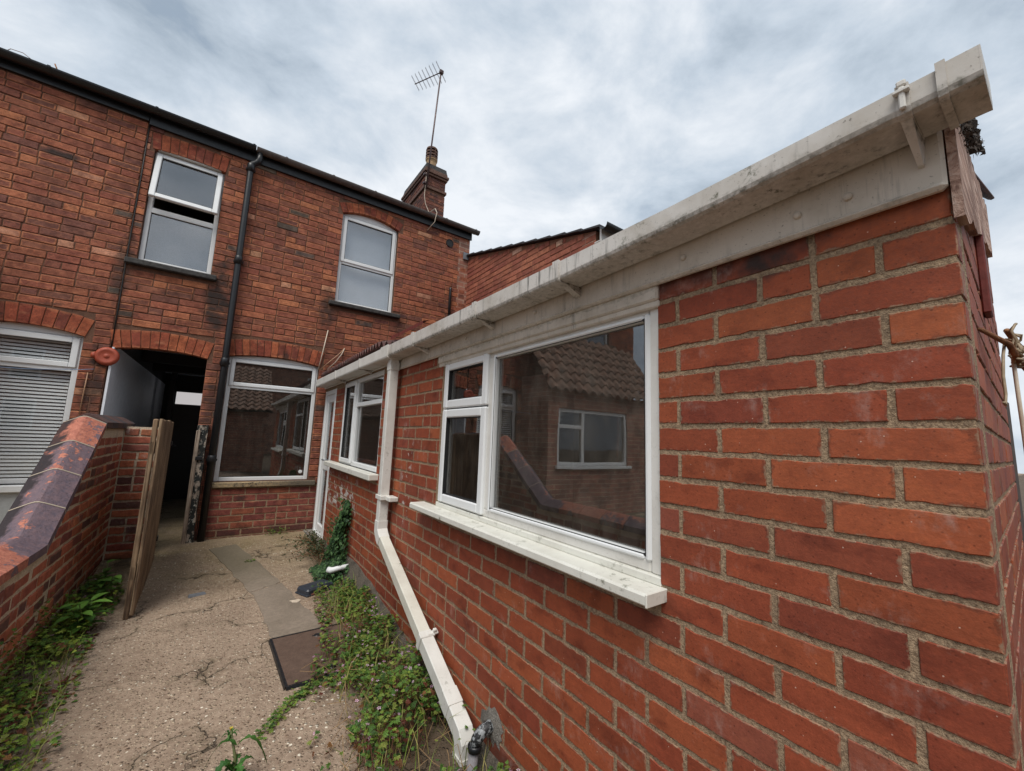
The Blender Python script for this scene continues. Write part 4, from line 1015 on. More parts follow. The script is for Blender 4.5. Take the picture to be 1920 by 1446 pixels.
# windows
def upvc_frame(s0, s1, z0, z1, d, w=0.05): mb = MB(); XW.ring(mb, s0, s1, d-0.06, d, z0, z1, w, 0.006); return mb
d1 = -0.012
y_a, y_b, z_a, z_b = win1
mb = upvc_frame(S(y_a), S(y_b), z_a+0.012, z_b-0.02, d1, 0.040); XW.bar(mb, S(1.655), S(1.70), d1-0.06, d1-0.0015, z_a+0.05, z_b-0.06)
w1 = mb.build('window', 'white_b', ext); w1['label'] = 'wide window with one large pane and two small lights'
XW.gasket(w1, S(0.772), S(1.647), d1-0.03, d1+0.002, 0.972, 1.70, 0.007)
mb = MB(); XW.ring(mb, S(0.758), S(1.660), d1-0.03, d1+0.006, 0.958, 1.714, 0.022, 0.008); mb.build('glazing_bead', 'white', w1)
XW.pane(w1, S(0.775), S(1.645), d1-0.018, 0.975, 1.697, 'glass_d')
light(XW, w1, S(1.695), S(2.175), 1.465, 1.735, d1, 'white', 0.048, 'glass', 0.016)
light(XW, w1, S(1.695), S(2.175), 0.935, 1.458, d1, 'white', 0.048, 'glass', 0.016)
mb = MB(); XW.bar(mb, S(0.705), S(2.375), -0.06, 0.085, 0.888, 0.905, 0.004); XW.bar(mb, S(0.705), S(2.375), 0.072, 0.088, 0.872, 0.9035, 0.005); XW.bar(mb, S(0.702), S(0.709), -0.02, 0.0895, 0.870, 0.9055, 0.002); XW.bar(mb, S(0.72), S(2.2), -0.06, 0.0, 0.9045, 0.929, 0.003)
mb.build('sill', 'sill', w1)
mb = MB(); XW.bar(mb, S(0.715), S(2.26), -0.03, 0.012, 1.742, 1.80, 0.006); XW.bar(mb, S(0.715), S(2.26), -0.03, 0.004, 1.722, 1.745, 0.004); mb.build('head_board', 'fascia', w1)
y_a, y_b, z_a, z_b = win2
mb = upvc_frame(S(y_a), S(y_b), z_a, z_b, d1, 0.045); XW.bar(mb, S(4.135), S(4.185), d1-0.06, d1-0.0015, z_a+0.03, z_b-0.03)
w2_ = mb.build('window', 'white', ext); w2_['label'] = 'narrower white window beside the downpipe'
light(XW, w2_, S(4.18), S(4.615), 1.005, 1.83, d1, 'white', 0.045, 'glass', 0.016)
mb = MB(); XW.bar(mb, S(3.37), S(4.14), d1-0.05, d1+0.004, 1.56, 1.60); mb.build('transom', 'white', w2_)
XW.pane(w2_, S(3.37), S(4.14), d1-0.02, 1.03, 1.565, 'glass'); XW.pane(w2_, S(3.37), S(4.14), d1-0.02, 1.595, 1.81, 'glass')
mb = MB(); XW.bar(mb, S(3.27), S(4.99), -0.06, 0.075, 0.935, 0.985, 0.006); mb.build('sill', 'sill', w2_)
# door beside the house
mb = MB(); y_a, y_b, z_a, z_b = door
XW.ring(mb, S(y_a), S(y_b), -0.07, 0.004, z_a, z_b, 0.055, 0.005)
dr = mb.build('door', 'white', ext)
mb = MB(); XW.ring(mb, S(y_a)+0.05, S(y_b)-0.05, -0.05, -0.012, z_a+0.05, z_b-0.05, 0.10, 0.006); XW.bar(mb, S(y_a)+0.14, S(y_b)-0.14, -0.05, -0.013, 0.85, 0.97); mb.build('door_leaf', 'white', dr)
XW.pane(dr, S(y_a)+0.15, S(y_b)-0.15, -0.03, 0.97, z_b-0.15, 'glass'); XW.pane(dr, S(y_a)+0.15, S(y_b)-0.15, -0.03, z_a+0.15, 0.85, 'glass')
mb = MB(); mb.tube([XW.M @ Vector((S(5.14), 0.0, 0.98)), XW.M @ Vector((S(5.14), 0.045, 0.98)), XW.M @ Vector((S(5.24), 0.048, 0.98))], 0.009, 8); mb.build('door_handle', 'lead', dr, True)
mb = MB(); XW.bar(mb, S(4.98), S(5.68), -0.02, 0.10, 0.055, 0.10, 0.006); mb.build('doorstep', 'cement', dr)
# fascia: deep near board, thinner far board
mb = MB(); prof = [(S(0), 0)]
mb = MB(); XW.bar(mb, S(0.100), S(2.98), 0.004, 0.020, 1.790, 1.935, 0.006); XW.bar(mb, S(0.100), S(2.98), 0.004, 0.026, 1.786, 1.802, 0.007); fa = mb.build('fascia', 'fascia', ext)
for yy in (0.335, 0.242, 1.3, 1.9, 0.62):
    mb = MB(); mb.lathe([(0.0, -0.0085), (0.007, -0.0085), (0.0085, -0.0055), (0.0085, 0.0)], (W-0.0195, yy, 1.838), 14, 0); mb.build('screw_cap', 'fascia', fa, True)
mb = MB(); XW.bar(mb, S(2.985), S(5.66), 0.0, 0.020, 1.855, 1.935, 0.005); mb.build('fascia', 'white_b', ext)
# square-section gutter
def gbot(y): return interp0(y, [(0.0, 1.899), (0.6, 1.877), (1.1, 1.868), (2.93, 1.858), (5.6, 1.868)])
def gtop(y): return interp0(y, [(0.0, 1.948), (0.6, 1.938), (1.1, 1.938), (2.93, 1.944), (5.6, 1.957)])
def interp0(y, tab):
    for (a_, va), (b_, vb_) in zip(tab, tab[1:]):
        if a_ <= y <= b_: return va+(vb_-va)*(y-a_)/(b_-a_)
    return tab[-1][1] if y > tab[-1][0] else tab[0][1]
def gprof(y, o=0.0, inner=True, ih=0.004):
    t, b_ = gtop(y), gbot(y); t2 = t+o
    P = [(0.917-o, t2), (0.9175-o, b_+0.014-o), (0.921-o, b_+0.005-o), (0.930-o*0.7, b_-o), (1.020, b_-o), (1.0285, b_+0.01), (1.029, t)]
    return P + [(1.026, t), (1.017, b_+ih), (0.932, b_+ih), (0.9205, t2)]
def gloft(ys_, name, mat, parent, o=0.0, ih=0.004, caps=True):
    mb = MB(); V = []; n = len(gprof(1))
    for y in ys_: V += [(p, y, q) for p, q in gprof(y, o, True, ih)]
    F = [(r*n+k, r*n+(k+1) % n, (r+1)*n+(k+1) % n, (r+1)*n+k) for r in range(len(ys_)-1) for k in range(n)]
    if caps: F += [tuple(range(n)), tuple((len(ys_)-1)*n+k for k in range(n))]
    mb.add(V, F); return mb.build(name, mat, parent)
gut = gloft([0.048, 0.3, 0.6, 0.85, 1.1, 1.7, 2.3, 2.93], 'gutter', 'gutter', ext)
gloft([2.931, 3.8, 4.7, 5.60], 'gutter', 'white_b', gut)
def gsleeve(y0, y1, o, name, mat='gutter'): gloft([y0, y1], name, mat, gut, o, -0.0005)
for yy, o in ((1.045, 0.006), (1.63, 0.005), (2.40, 0.006), (3.62, 0.005), (4.55, 0.005)): gsleeve(yy-0.016, yy+0.016, o, 'gutter_bracket')
for yy in (1.045, 1.63, 2.40, 3.62, 4.55):
    mb = MB(); mb.add([(0.955, yy-0.014, gbot(yy)-0.004), (1.03, yy-0.014, gbot(yy)-0.004), (1.03, yy-0.014, gbot(yy)-0.034), (0.955, yy+0.014, gbot(yy)-0.004), (1.03, yy+0.014, gbot(yy)-0.004), (1.03, yy+0.014, gbot(yy)-0.034)], [(0, 1, 2), (3, 4, 5), (0, 1, 4, 3), (1, 2, 5, 4), (0, 2, 5, 3)]); mb.build('bracket_arm', 'gutter', gut)
gsleeve(2.86, 3.02, 0.006, 'gutter_outlet', 'white_b')
gsleeve(0.040, 0.082, 0.004, 'stop_end'); gsleeve(0.076, 0.088, 0.008, 'stop_end_collar')
pf = gprof(0.04, 0.004)[:7]; mb = MB(); mb.extrude(pf, 0.0375, 0.0415, 1); mb.build('stop_end_cap', 'gutter', gut)
# near gutter clip with its toggles and arm
gsleeve(0.121, 0.139, 0.004, 'gutter_clip')
mb = MB(); mb.box((0.905, 0.1255, 1.900), (0.914, 0.1345, 1.942), 0.002); mb.box((0.902, 0.119, 1.930), (0.913, 0.141, 1.936), 0.001); mb.box((0.908, 0.1235, 1.945), (0.935, 0.1365, 1.956), 0.002); mb.build('clip_latch', 'white_b', gut)
mb = MB(); mb.add([(0.925, 0.122, 1.893), (1.032, 0.122, 1.893), (1.032, 0.126, 1.842), (1.018, 0.126, 1.842), (0.925, 0.138, 1.893), (1.032, 0.138, 1.893), (1.032, 0.134, 1.842), (1.018, 0.134, 1.842)], [(0, 1, 2, 3), (4, 5, 6, 7), (0, 1, 5, 4), (1, 2, 6, 5), (2, 3, 7, 6), (3, 0, 4, 7)]); mb.build('clip_arm', 'gutter', gut)
# white square downpipe
def sq_pipe(pts, w, name, parent, mat='pipe_w'):
    """square pipe through points in the plane x = const: (x, y, z)"""
    mb = MB(); h = w/2; rings = []
    P = [Vector(p) for p in pts]
    for i, p in enumerate(P):
        t0 = (P[i]-P[i-1]).normalized() if i else (P[1]-P[0]).normalized(); t1 = (P[i+1]-P[i]).normalized() if i < len(P)-1 else t0
        t = (t0+t1).normalized(); nx = Vector((1, 0, 0)); b = nx.cross(t).normalized()
        k = 1/max(0.4, t.dot(t0))
        c = 0.004; R_ = []
        for (sx, sb) in ((-1, -1), (1, -1), (1, 1), (-1, 1)):
            R_.append((sx, sb))
        ring = []
        for (sx, sb) in R_:
            ring.append(p + nx*(sx*(h-c)) + b*(sb*h*k)); ring.append(p + nx*(sx*h) + b*(sb*(h-c)*k))
        order = [0, 3, 2, 1]; rings.append([ring[1], ring[0], ring[2], ring[3], ring[5], ring[4], ring[6], ring[7]])
    V = [tuple(q) for r_ in rings for q in r_]; F = []
    for i in range(len(P)-1):
        for k in range(8): F.append((i*8+k, i*8+(k+1) % 8, (i+1)*8+(k+1) % 8, (i+1)*8+k))
    F.append(tuple(range(8))); F.append(tuple((len(P)-1)*8+k for k in range(8)))
    mb.add(V, F); return mb.build(name, mat, parent)
dpx = 0.987; pw = 0.064
dp = sq_pipe([(dpx, 2.925, 1.86), (dpx, 2.925, 1.80), (dpx, 2.925, 0.66)], pw, 'downpipe', ext)
sq_pipe([(dpx, 2.925, 0.70), (dpx, 2.925, 0.635), (dpx, 2.885, 0.595), (dpx, 2.85, 0.575)], pw+0.008, 'pipe_elbow', dp)
sq_pipe([(dpx, 2.90, 0.602), (dpx, 2.10, 0.245)], pw, 'pipe_run', dp, 'pipe_dirty'); sq_pipe([(dpx, 2.115, 0.252), (dpx, 1.80, 0.111)], pw+0.004, 'pipe_run', dp)
sq_pipe([(dpx, 1.815, 0.117), (dpx, 1.745, 0.086)], pw+0.011, 'pipe_socket', dp)
sq_pipe([(dpx, 1.76, 0.092), (dpx, 1.66, 0.045), (dpx, 1.640, 0.015), (dpx, 1.638, -0.12)], pw+0.005, 'pipe_shoe', dp)
sq_pipe([(dpx, 1.638, -0.03), (dpx, 1.638, -0.06)], pw+0.013, 'pipe_socket', dp); sq_pipe([(dpx, 2.925, 1.83), (dpx, 2.925, 1.775)], pw+0.008, 'pipe_socket', dp)
mb = MB(); mb.box((dpx-pw/2-0.006, 2.925-pw/2-0.028, 0.845), (dpx+pw/2, 2.925+pw/2+0.028, 0.875), 0.003); mb.box((dpx, 2.79, 0.842), (1.048, 2.905, 0.872), 0.004); mb.build('pipe_clip', 'pipe_w', dp)
MT = Matrix.Translation((dpx, 2.09, 0.24)) @ Matrix.Rotation(math.atan2(0.357, 0.80), 4, 'X')
mb = MB(); mb.box((-pw/2-0.008, -0.016, -pw/2-0.008), (pw/2+0.01, 0.016, pw/2+0.008), 0.003, MT); mb.box((0.0, -0.012, pw/2), (0.062, 0.012, pw/2+0.012), 0.003, MT); mb.box((0.03, -0.008, pw/2), (0.05, 0.008, pw/2+0.03), 0.003, MT); mb.build('pipe_clip', 'pipe_w', dp)
# cement haunch at the foot of the wall
mb = MB(); n = 26; V = []; rn = random.Random(6)
for i in range(n+1):
    y = 1.3 + (4.9-1.3)*i/n; top = 0.02 + 0.20*sstep((y-1.7)/2.2) - 0.10*sstep((y-3.9)/0.8); top += rn.uniform(-0.02, 0.02); out = 0.045+0.03*sstep((y-1.7)/1.5)+rn.uniform(-0.008, 0.008)
    V += [(W+0.004, y, top), (W-0.016+rn.uniform(-0.004, 0.004), y, top-0.012), (W-out, y, gz(1, y)-0.03)]
F = []
for i in range(n):
    for k in (0, 1): F.append((i*3+k, i*3+k+1, (i+1)*3+k+1, (i+1)*3+k))
mb.add(V, F); mb.build('plinth', 'cement_d', ext, True)
# corrugated roof
mb = MB(); sl = 0.28; per = 0.076; y0, y1 = 0.125, 5.62; ny = int((y1-y0)/per*8); xs_ = [0.962, 1.5, 2.2, 3.02]
V = []
for i in range(ny+1):
    y = y0 + (y1-y0)*i/ny; dz = 0.017*math.sin(2*PI*y/per)
    far = sstep((y-2.9)/0.4)
    for x in xs_:
        xx = x + (0.07 if x < 1 else 0)*(1-far)
        if x > 3 and y < 2.8: xx = 2.64
        V.append((xx, y, 1.975 + 0.055*far + (xx-0.96)*sl + dz*(1+0.35*far)))
m_ = len(xs_); F = [(i*m_+k, i*m_+k+1, (i+1)*m_+k+1, (i+1)*m_+k) for i in range(ny) for k in range(m_-1)]
n0 = len(V); V += [(x, y, z-0.006) for x, y, z in V]; F += [tuple(q+n0 for q in f) for f in F]; F += [(i*m_, (i+1)*m_, n0+(i+1)*m_, n0+i*m_) for i in range(ny)] + [(k, k+1, n0+k+1, n0+k) for k in range(m_-1)]
mb.add(V, F); rf = mb.build('roof', 'corr', ext, recalc=False)
mb = MB(); mb.add([(1.06, 5.60, 2.055), (3.0, 5.60, 2.61), (3.0, 5.672, 2.63), (1.06, 5.672, 2.08), (1.06, 5.60, 2.045), (3.0, 5.60, 2.60)], [(0, 1, 2, 3), (0, 1, 5, 4)]); mb.build('flashing', 'lead', rf)
mb = MB(); mb.add([(1.04, 2.55, 2.085), (1.09, 2.55, 2.10), (1.09, 3.2, 2.115), (1.04, 3.2, 2.095), (1.04, 2.55, 2.06), (1.04, 3.2, 2.07)], [(0, 1, 2, 3), (0, 4, 5, 3)]); mb.build('roof_patch', 'redwood', rf)
mb = MB(); mb.lathe([(0.0, 0.03), (0.03, 0.026), (0.05, 0.0)], (1.2, 0.93, 2.045), 14); mb.build('roof_cap', 'terracotta', rf, True)
# rotten barge board and wall plate at the near verge
def crag_board(name, p0, p1, h0, h1, th, nrm, mat, parent, n=26, seed=1, rag=0.012):
    rn = random.Random(seed); mb = MB(); V = []; p0 = Vector(p0); p1 = Vector(p1)
    for i in range(n+1):
        t = i/n; p = p0.lerp(p1, t); a, b = h0+rn.uniform(-rag, rag), h1+rn.uniform(-rag*0.6, rag*0.6); o = rn.uniform(0, 0.004)
        V += [tuple(p+Vector((0, 0, a))+nrm*(th+o)), tuple(p+Vector((0, 0, b))+nrm*(th+o)), tuple(p+Vector((0, 0, b))), tuple(p+Vector((0, 0, a)))]
    F = [(i*4+k, i*4+(k+1) % 4, (i+1)*4+(k+1) % 4, (i+1)*4+k) for i in range(n) for k in range(4)] + [(0, 1, 2, 3), (n*4, n*4+1, n*4+2, n*4+3)]
    mb.add(V, F); return mb.build(name, mat, parent)
q0 = NF(-0.012, 0); q1 = NF(1.66, 0)
crag_board('barge_board', (q0.x, q0.y, 1.795), (q1.x, q1.y, 1.795+0.46), -0.06, 0.155, 0.012, NF.normal, 'wood_p', ext, 30, 3)
mb = MB(); a = NF(0.62, 0); 
MTX = Matrix(((NF.a.x, NF.normal.x, 0, NF.o.x), (NF.a.y, NF.normal.y, 0, NF.o.y), (0, 0, 1, 0), (0, 0, 0, 1)))
mb.box((0.60, 0.0, 1.69), (0.68, 0.016, 1.94), 0.003, MTX); mb.build('strap', 'redwood', ext)
# ragged felt, moss and cobweb under the verge
rn = random.Random(17); mb = MB()
for i in range(420):
    t = rn.random()**1.4; s_ = 0.0 + 0.42*t; zc_ = 1.955+0.28*s_ + rn.uniform(-0.045, 0.03)*(1-0.5*t); d = rn.uniform(0.004, 0.030+0.012*t); p = MTX @ Vector((s_, d, zc_)); r = rn.uniform(0.004, 0.014)
    q = [p + Vector((rn.uniform(-r, r), rn.uniform(-r, r)*0.6, rn.uniform(-r, r))) for _ in range(3)]
    mb.add([tuple(z) for z in q], [(0, 1, 2)])
o = mb.build('moss', 'web', ext, recalc=False); o['kind'] = 'stuff'
mb = MB(); n = 18; V = []
for i in range(n+1):
    s_ = -0.01+0.62*i/n
    V += [tuple(MTX @ Vector((s_, 0.028+0.012*i/n+rn.uniform(-0.006, 0.006), 1.985+0.28*s_+rn.uniform(-0.004, 0.004)))), tuple(MTX @ Vector((s_, -0.12, 1.99+0.28*s_))), tuple(MTX @ Vector((s_, 0.02+0.012*i/n+rn.uniform(-0.006, 0.006), 1.972+0.28*s_)))]
mb.add(V, [(i*3+k, i*3+k+1, (i+1)*3+k+1, (i+1)*3+k) for i in range(n) for k in (0,)] + [(i*3, i*3+2, (i+1)*3+2, (i+1)*3) for i in range(n)]); mb.build('verge_felt', 'web', ext)

# ------------------------------------------------------------------ boundary wall on the left
bw = thing('boundary_wall', (-0.86, 4.0, 0), 'low brick garden wall with sloping red and blue coping on the left', 'wall')
LX = -0.74
LF = Frame((LX, 0, 0), (0, 1, 0), (1, 0, 0))      # s = y
def wtop(y):      # underside of the coping
    return 0.565 + (1.265-0.565)*max(0, min(1, (y-3.50)/(4.37-3.50)))
ysamp = [-1.2, 3.50, 4.37, 5.66]
mb = MB(); prof = [(y, wtop(y)) for y in ysamp]
for xa in (LX-0.005, LX-0.206):
    mb.add([(xa, y, z) for y, z in prof]+[(xa, y, -0.2) for y, z in prof], [(i, i+1, 4+i+1, 4+i) for i in range(3)])
mb.add([(LX-0.008, y, z) for y, z in prof]+[(LX-0.206, y, z) for y, z in prof], [(i, i+1, 4+i+1, 4+i) for i in range(3)])
mb.quad((LX-0.008, -1.2, -0.2), (LX-0.206, -1.2, -0.2), (LX-0.206, -1.2, 0.565), (LX-0.008, -1.2, 0.565)); mb.build('wall', 'm_low', bw)
def lblk(p, q):
    if q <= 0.565: return None
    if q > 1.268: return [(-9, 9)]
    return [(-9, 3.50+(q-0.565)/(1.265-0.565)*0.87)]
lay_bricks(bw, 'low', LF, 0.2, 5.50, 0.005, 1.27, [lblk, rect_block(5.19, 5.7, -1, 2)], low_pal, L=0.222, Hb=0.064, joint=0.011, course=0.075, maxobj=300, n_long=4, jit=0.004, bev=0.004, proud=0.005, tilt=0.012, rimf=lambda: random.random(), seed=41)
# pier that carries the gate
mb = MB(); mb.box((LX-0.2, 5.208, -0.1), (-0.45, 5.42, 1.285), 0); mb.build('pier', 'm_low', bw)
PF = Frame((LX, 5.20, 0), (1, 0, 0), (0, -1, 0))
lay_bricks(bw, 'low', PF, 0.004, 0.285, 0.005, 1.33, [], low_pal, L=0.222, Hb=0.064, joint=0.011, course=0.075, maxobj=40, n_long=4, jit=0.003, bev=0.004, proud=0.003, rimf=lambda: random.random()*0.5, seed=42, name='pier_brick', rest='pier_brickwork')
# coping units: saddle-backed clay blocks
CP = [(0.012, 0.0), (0.012, 0.046), (-0.072, 0.098), (-0.094, 0.108), (-0.112, 0.108), (-0.134, 0.098), (-0.218, 0.046), (-0.218, 0.0)]
def coping(p0, p1, name='coping_block', alpha=1.0):
    """one block from (y, z) p0 to p1 along the wall; z is the underside"""
    mb = MB(); V = []; uvs = []; rn = random.Random(int(p0[0]*1000)); t = Vector((0, p1[0]-p0[0], p1[1]-p0[1])).normalized(); n_ = Vector((0, -t.z, t.y)); c = (Vector((LX, p0[0], p0[1]))+Vector((LX, p1[0], p1[1])))*0.5
    L_ = math.hypot(p1[0]-p0[0], p1[1]-p0[1]); mm = len(CP)
    for (k, sh) in ((0.003, 0.97), (0.008, 1.0), (L_/2, 1.003), (L_-0.008, 1.0), (L_-0.003, 0.97)):
        for i, (px_, h) in enumerate(CP):
            q = Vector((LX, p0[0], p0[1])) + t*k + n_*(h*sh+rn.uniform(-0.001, 0.001)) + Vector((-0.103+(px_+0.103)*sh+rn.uniform(-0.0015, 0.0015), 0, 0)); V.append(q-c); uvs.append((1-i/(mm-1), k/L_))
    F = [tuple(range(mm)), tuple(4*mm+k for k in range(mm))]
    for r_ in range(4):
        for k in range(mm): F.append((r_*mm+k, r_*mm+(k+1) % mm, (r_+1)*mm+(k+1) % mm, (r_+1)*mm+k))
    me = bpy.data.meshes.new(name); me.from_pydata([tuple(v) for v in V], [], F); ul = me.uv_layers.new(name='UVMap')
    for lp in me.loops: ul.data[lp.index].uv = uvs[lp.vertex_index]
    bm = bmesh.new(); bm.from_mesh(me); bmesh.ops.recalc_face_normals(bm, faces=bm.faces); bm.to_mesh(me); bm.free()
    me.materials.append(M['coping']); o = bpy.data.objects.new(name, me); COL.objects.link(o); o.location = c; o.color = (1, 1, 1, alpha); attach(o, bw); return o
def run(a, b, n, alpha=1.0, sk=0.0):
    for i in range(n):
        p = lerp2(a, b, i/n); q = lerp2(a, b, (i+1)/n); coping(p, q, alpha=alpha)
run((-1.0, 0.567), (3.455, 0.567), 16); run((3.46, 0.567), (4.385, 1.267), 4); run((4.40, 1.268), (5.66, 1.268), 6, 0.3)
mb = MB()
for (y, z) in ((3.458, 0.567), (3.69, 0.742), (3.922, 0.917), (4.155, 1.092), (4.388, 1.266)):
    t = Vector((0, 0.925, 0.70)).normalized() if y > 3.46 else Vector((0, 0.96, 0.28)); n_ = Vector((0, -t.z, t.y)); V = []
    for k in (-0.004, 0.004):
        for px_, h in CP: V.append(tuple(Vector((LX+px_, y, z))+t*k+n_*(h*1.012)+Vector((0.001 if px_ > 0 else 0, 0, 0))))
    mm = len(CP); mb.add(V, [tuple(range(mm)), tuple(range(mm, 2*mm))]+[(k, (k+1) % mm, mm+(k+1) % mm, mm+k) for k in range(mm)])
mb.build('coping_joint', M['limej'], bw)

# ------------------------------------------------------------------ gate, post and disc
gate = thing('wooden_gate', (-0.36, 4.5, 0.03), 'open weathered timber gate of vertical boards by the garden wall', 'gate')
rn = random.Random(2); gp0 = Vector((-0.372, 3.84, 0)); gp1 = Vector((-0.405, 5.12, 0)); ga = (gp1-gp0).normalized(); gn = Vector((ga.y, -ga.x, 0)); gl = (gp1-gp0).length
GM = Matrix(((ga.x, gn.x, 0, gp0.x), (ga.y, gn.y, 0, gp0.y), (0, 0, 1, 0), (0, 0, 0, 1)))
nb = 9
for i in range(nb):
    a, b = gl*i/nb, gl*(i+1)/nb-0.006; mb = MB(); top = 1.345+rn.uniform(-0.006, 0.008); mb.box((a, 0.0+rn.uniform(-0.002, 0.002), 0.02+rn.uniform(0, 0.02)), (b, 0.02, top), 0.003, GM); mb.build('board', 'wood', gate)
for z in (0.25, 1.1):
    mb = MB(); mb.box((0.0, -0.032, z), (gl, -0.003, z+0.09), 0.003, GM); mb.build('ledge', 'wood', gate)
mb = MB(); mb.box((0.0, -0.033, 0.0), (0.045, -0.004, 1.35), 0.006, GM); mb.build('stile', 'wood', gate)
for z in (0.24, 1.12):
    mb = MB(); mb.box((gl-0.05, -0.03, z), (gl+0.02, 0.03, z+0.04), 0.003, GM); mb.build('hinge', 'black', gate)
gpost = MB(); rn = random.Random(5); V = []; n = 14
for i in range(n+1):
    z = 0.03+1.30*i/n; j = lambda: rn.uniform(-0.005, 0.005)
    V += [(-0.215+j(), 5.585+j(), z), (-0.125+j(), 5.585+j(), z), (-0.120+j(), 5.675, z), (-0.21+j(), 5.675, z)]
F = [(i*4+k, i*4+(k+1) % 4, (i+1)*4+(k+1) % 4, (i+1)*4+k) for i in range(n) for k in range(4)]+[(0, 1, 2, 3), (n*4, n*4+1, n*4+2, n*4+3)]
gpost.add(V, F); gpo = thing('gate_post', (-0.17, 5.63, 0.05), 'old gate post with flaking black paint beside the black downpipe', 'post'); gpost.build('post', 'post', gpo)
mb = MB(); mb.box((-0.222, 5.57, 0.06), (-0.185, 5.584, 1.27), 0.004); mb.build('stop_strip', 'wood_g', gpo)
mb = MB(); mb.box((-0.20, 5.56, 0.95), (-0.14, 5.584, 0.99), 0.003); mb.build('latch_keep', 'black', gpo)
mb = MB(); mb.lathe([(0.0, 0.035), (0.018, 0.033), (0.024, 0.026), (0.03, 0.028), (0.056, 0.026), (0.062, 0.03), (0.083, 0.024), (0.094, 0.008), (0.094, 0.0), (0.0, 0.0)], (0, 0, 0), 28)
mb.add([(-0.115, -0.02, 0.004), (-0.085, -0.035, 0.004), (-0.085, 0.035, 0.004), (-0.115, 0.02, 0.004), (-0.115, -0.02, 0.02), (-0.085, -0.035, 0.02), (-0.085, 0.035, 0.02), (-0.115, 0.02, 0.02)], [(0, 1, 2, 3), (4, 5, 6, 7), (0, 1, 5, 4), (1, 2, 6, 5), (2, 3, 7, 6), (3, 0, 4, 7)])
disc = mb.build('wall_disc', 'terracotta', None, True); disc.location = (-1.025, D-0.012, 1.98); disc.rotation_euler = (R(90), 0, 0)
tag(disc, 'round terracotta orange disc fixed to the wall beside the passage arch', 'disc')

# ------------------------------------------------------------------ aerial
aer = thing('television_aerial', (3.2, 8.12, 6.9), 'thin rusty television aerial on a mast strapped to the chimney', 'aerial')
mt = Vector((3.35, 8.15, 10.02)); mbm = Vector((3.165, 8.12, 6.85))
mb = MB(); mb.tube([mbm, mbm.lerp(mt, 0.5), mt], 0.019, 8); mb.build('mast', 'metal', aer, True)
bd = Vector((-0.47, 0.88, 0)).normalized(); b0 = mt + Vector((0, 0, -0.06)) - bd*0.05; b1 = mt+Vector((0, 0, -0.06))+bd*0.80
mb = MB(); mb.tube([b0, b1], 0.012, 6); bo = mb.build('boom', 'metal', aer)
ev = Vector((0.80, 0.43, -0.42)).normalized()
for i in range(8):
    c = b1.lerp(b0, 0.02+0.13*i)
    for dz in (0.0, 0.03):
        mb = MB(); ll = 0.17+0.008*i; mb.tube([c-ev*ll+Vector((0, 0, dz)), c+Vector((0, 0, dz)), c+ev*ll+Vector((0, 0, dz))], 0.0035, 4); mb.build('element', 'metal', bo)
mb = MB(); mb.box((mt.x-0.04, mt.y-0.04, mt.z-0.1), (mt.x+0.05, mt.y+0.04, mt.z-0.02), 0.004); mb.build('clamp', 'metal', aer)
mb = MB(); mb.tube([(3.16, 8.14, 7.25), (3.162, 8.15, 6.95), (3.15, 8.15, 6.7), (3.18, 8.13, 6.5), (3.27, 8.1, 6.30), (2.34, GY-0.04, 4.83), (2.36, GY-0.07, 4.76), (2.35, GY-0.03, 4.62), (2.28, D-0.01, 4.50)], 0.007, 6); mb.build('cable', 'cable_w', aer, True)
for bz_ in (7.19, 6.98):
    mb = MB(); mb.box((cx0-0.075, cy0-0.08, bz_), (cx0+0.02, cy0+0.0, bz_+0.045), 0.004); mb.build('bracket', 'metal', aer)

# ------------------------------------------------------------------ yard things
mh = thing('manhole_cover', (0.66, 2.75, gz(0.66, 2.75)), 'rusty brown square manhole cover half hidden by pink flowered weeds', 'manhole cover')
mz = 0.012
mb = MB(); q = [(0.385, 3.04), (0.99, 3.05), (1.0, 2.46), (0.405, 2.45)]
mb.add([(x, y, gz(x, y)+mz) for x, y in q]+[(x, y, gz(x, y)-0.02) for x, y in q], [(0, 1, 2, 3), (0, 1, 5, 4), (1, 2, 6, 5), (2, 3, 7, 6), (3, 0, 4, 7)]); pl = mb.build('plate', 'rust', mh)
mb = MB()
for (u, v) in zip(q, q[1:]+q[:1]):
    a = Vector((u[0], u[1], gz(*u)+mz)); b = Vector((v[0], v[1], gz(*v)+mz)); t = (b-a).normalized(); nn_ = Vector((-t.y, t.x, 0)); mb.add([tuple(a+nn_*0.004+Vector((0, 0, 0.002))), tuple(b+nn_*0.004+Vector((0, 0, 0.002))), tuple(b-nn_*0.010+Vector((0, 0, 0.002))), tuple(a-nn_*0.010+Vector((0, 0, 0.002))), tuple(a+nn_*0.012-Vector((0, 0, 0.02))), tuple(b+nn_*0.012-Vector((0, 0, 0.02)))], [(0, 1, 2, 3), (0, 1, 5, 4)])
mb.build('rim', 'black', pl)
mb = MB()
for (r, a0, a1) in ((0.075, 1.2, 4.4), (0.095, 1.2, 4.4)):
    pts = [(0.73+r*math.cos(a0+(a1-a0)*k/14), 2.75+r*math.sin(a0+(a1-a0)*k/14), mz+0.001) for k in range(15)]; mb.tube(pts, 0.0025, 4)
mb.build('cast_ring', 'black', pl)
for (kx, ky) in ((0.64, 2.955), (0.64, 2.53)):
    mb = MB(); mb.lathe([(0.0, 0.0012), (0.016, 0.0012), (0.019, 0.003), (0.022, 0.0)], (kx, ky, mz), 14); mb.box((kx-0.032, ky-0.005, mz), (kx-0.012, ky+0.005, mz+0.0018), 0); mb.build('key_hole', 'black', pl)

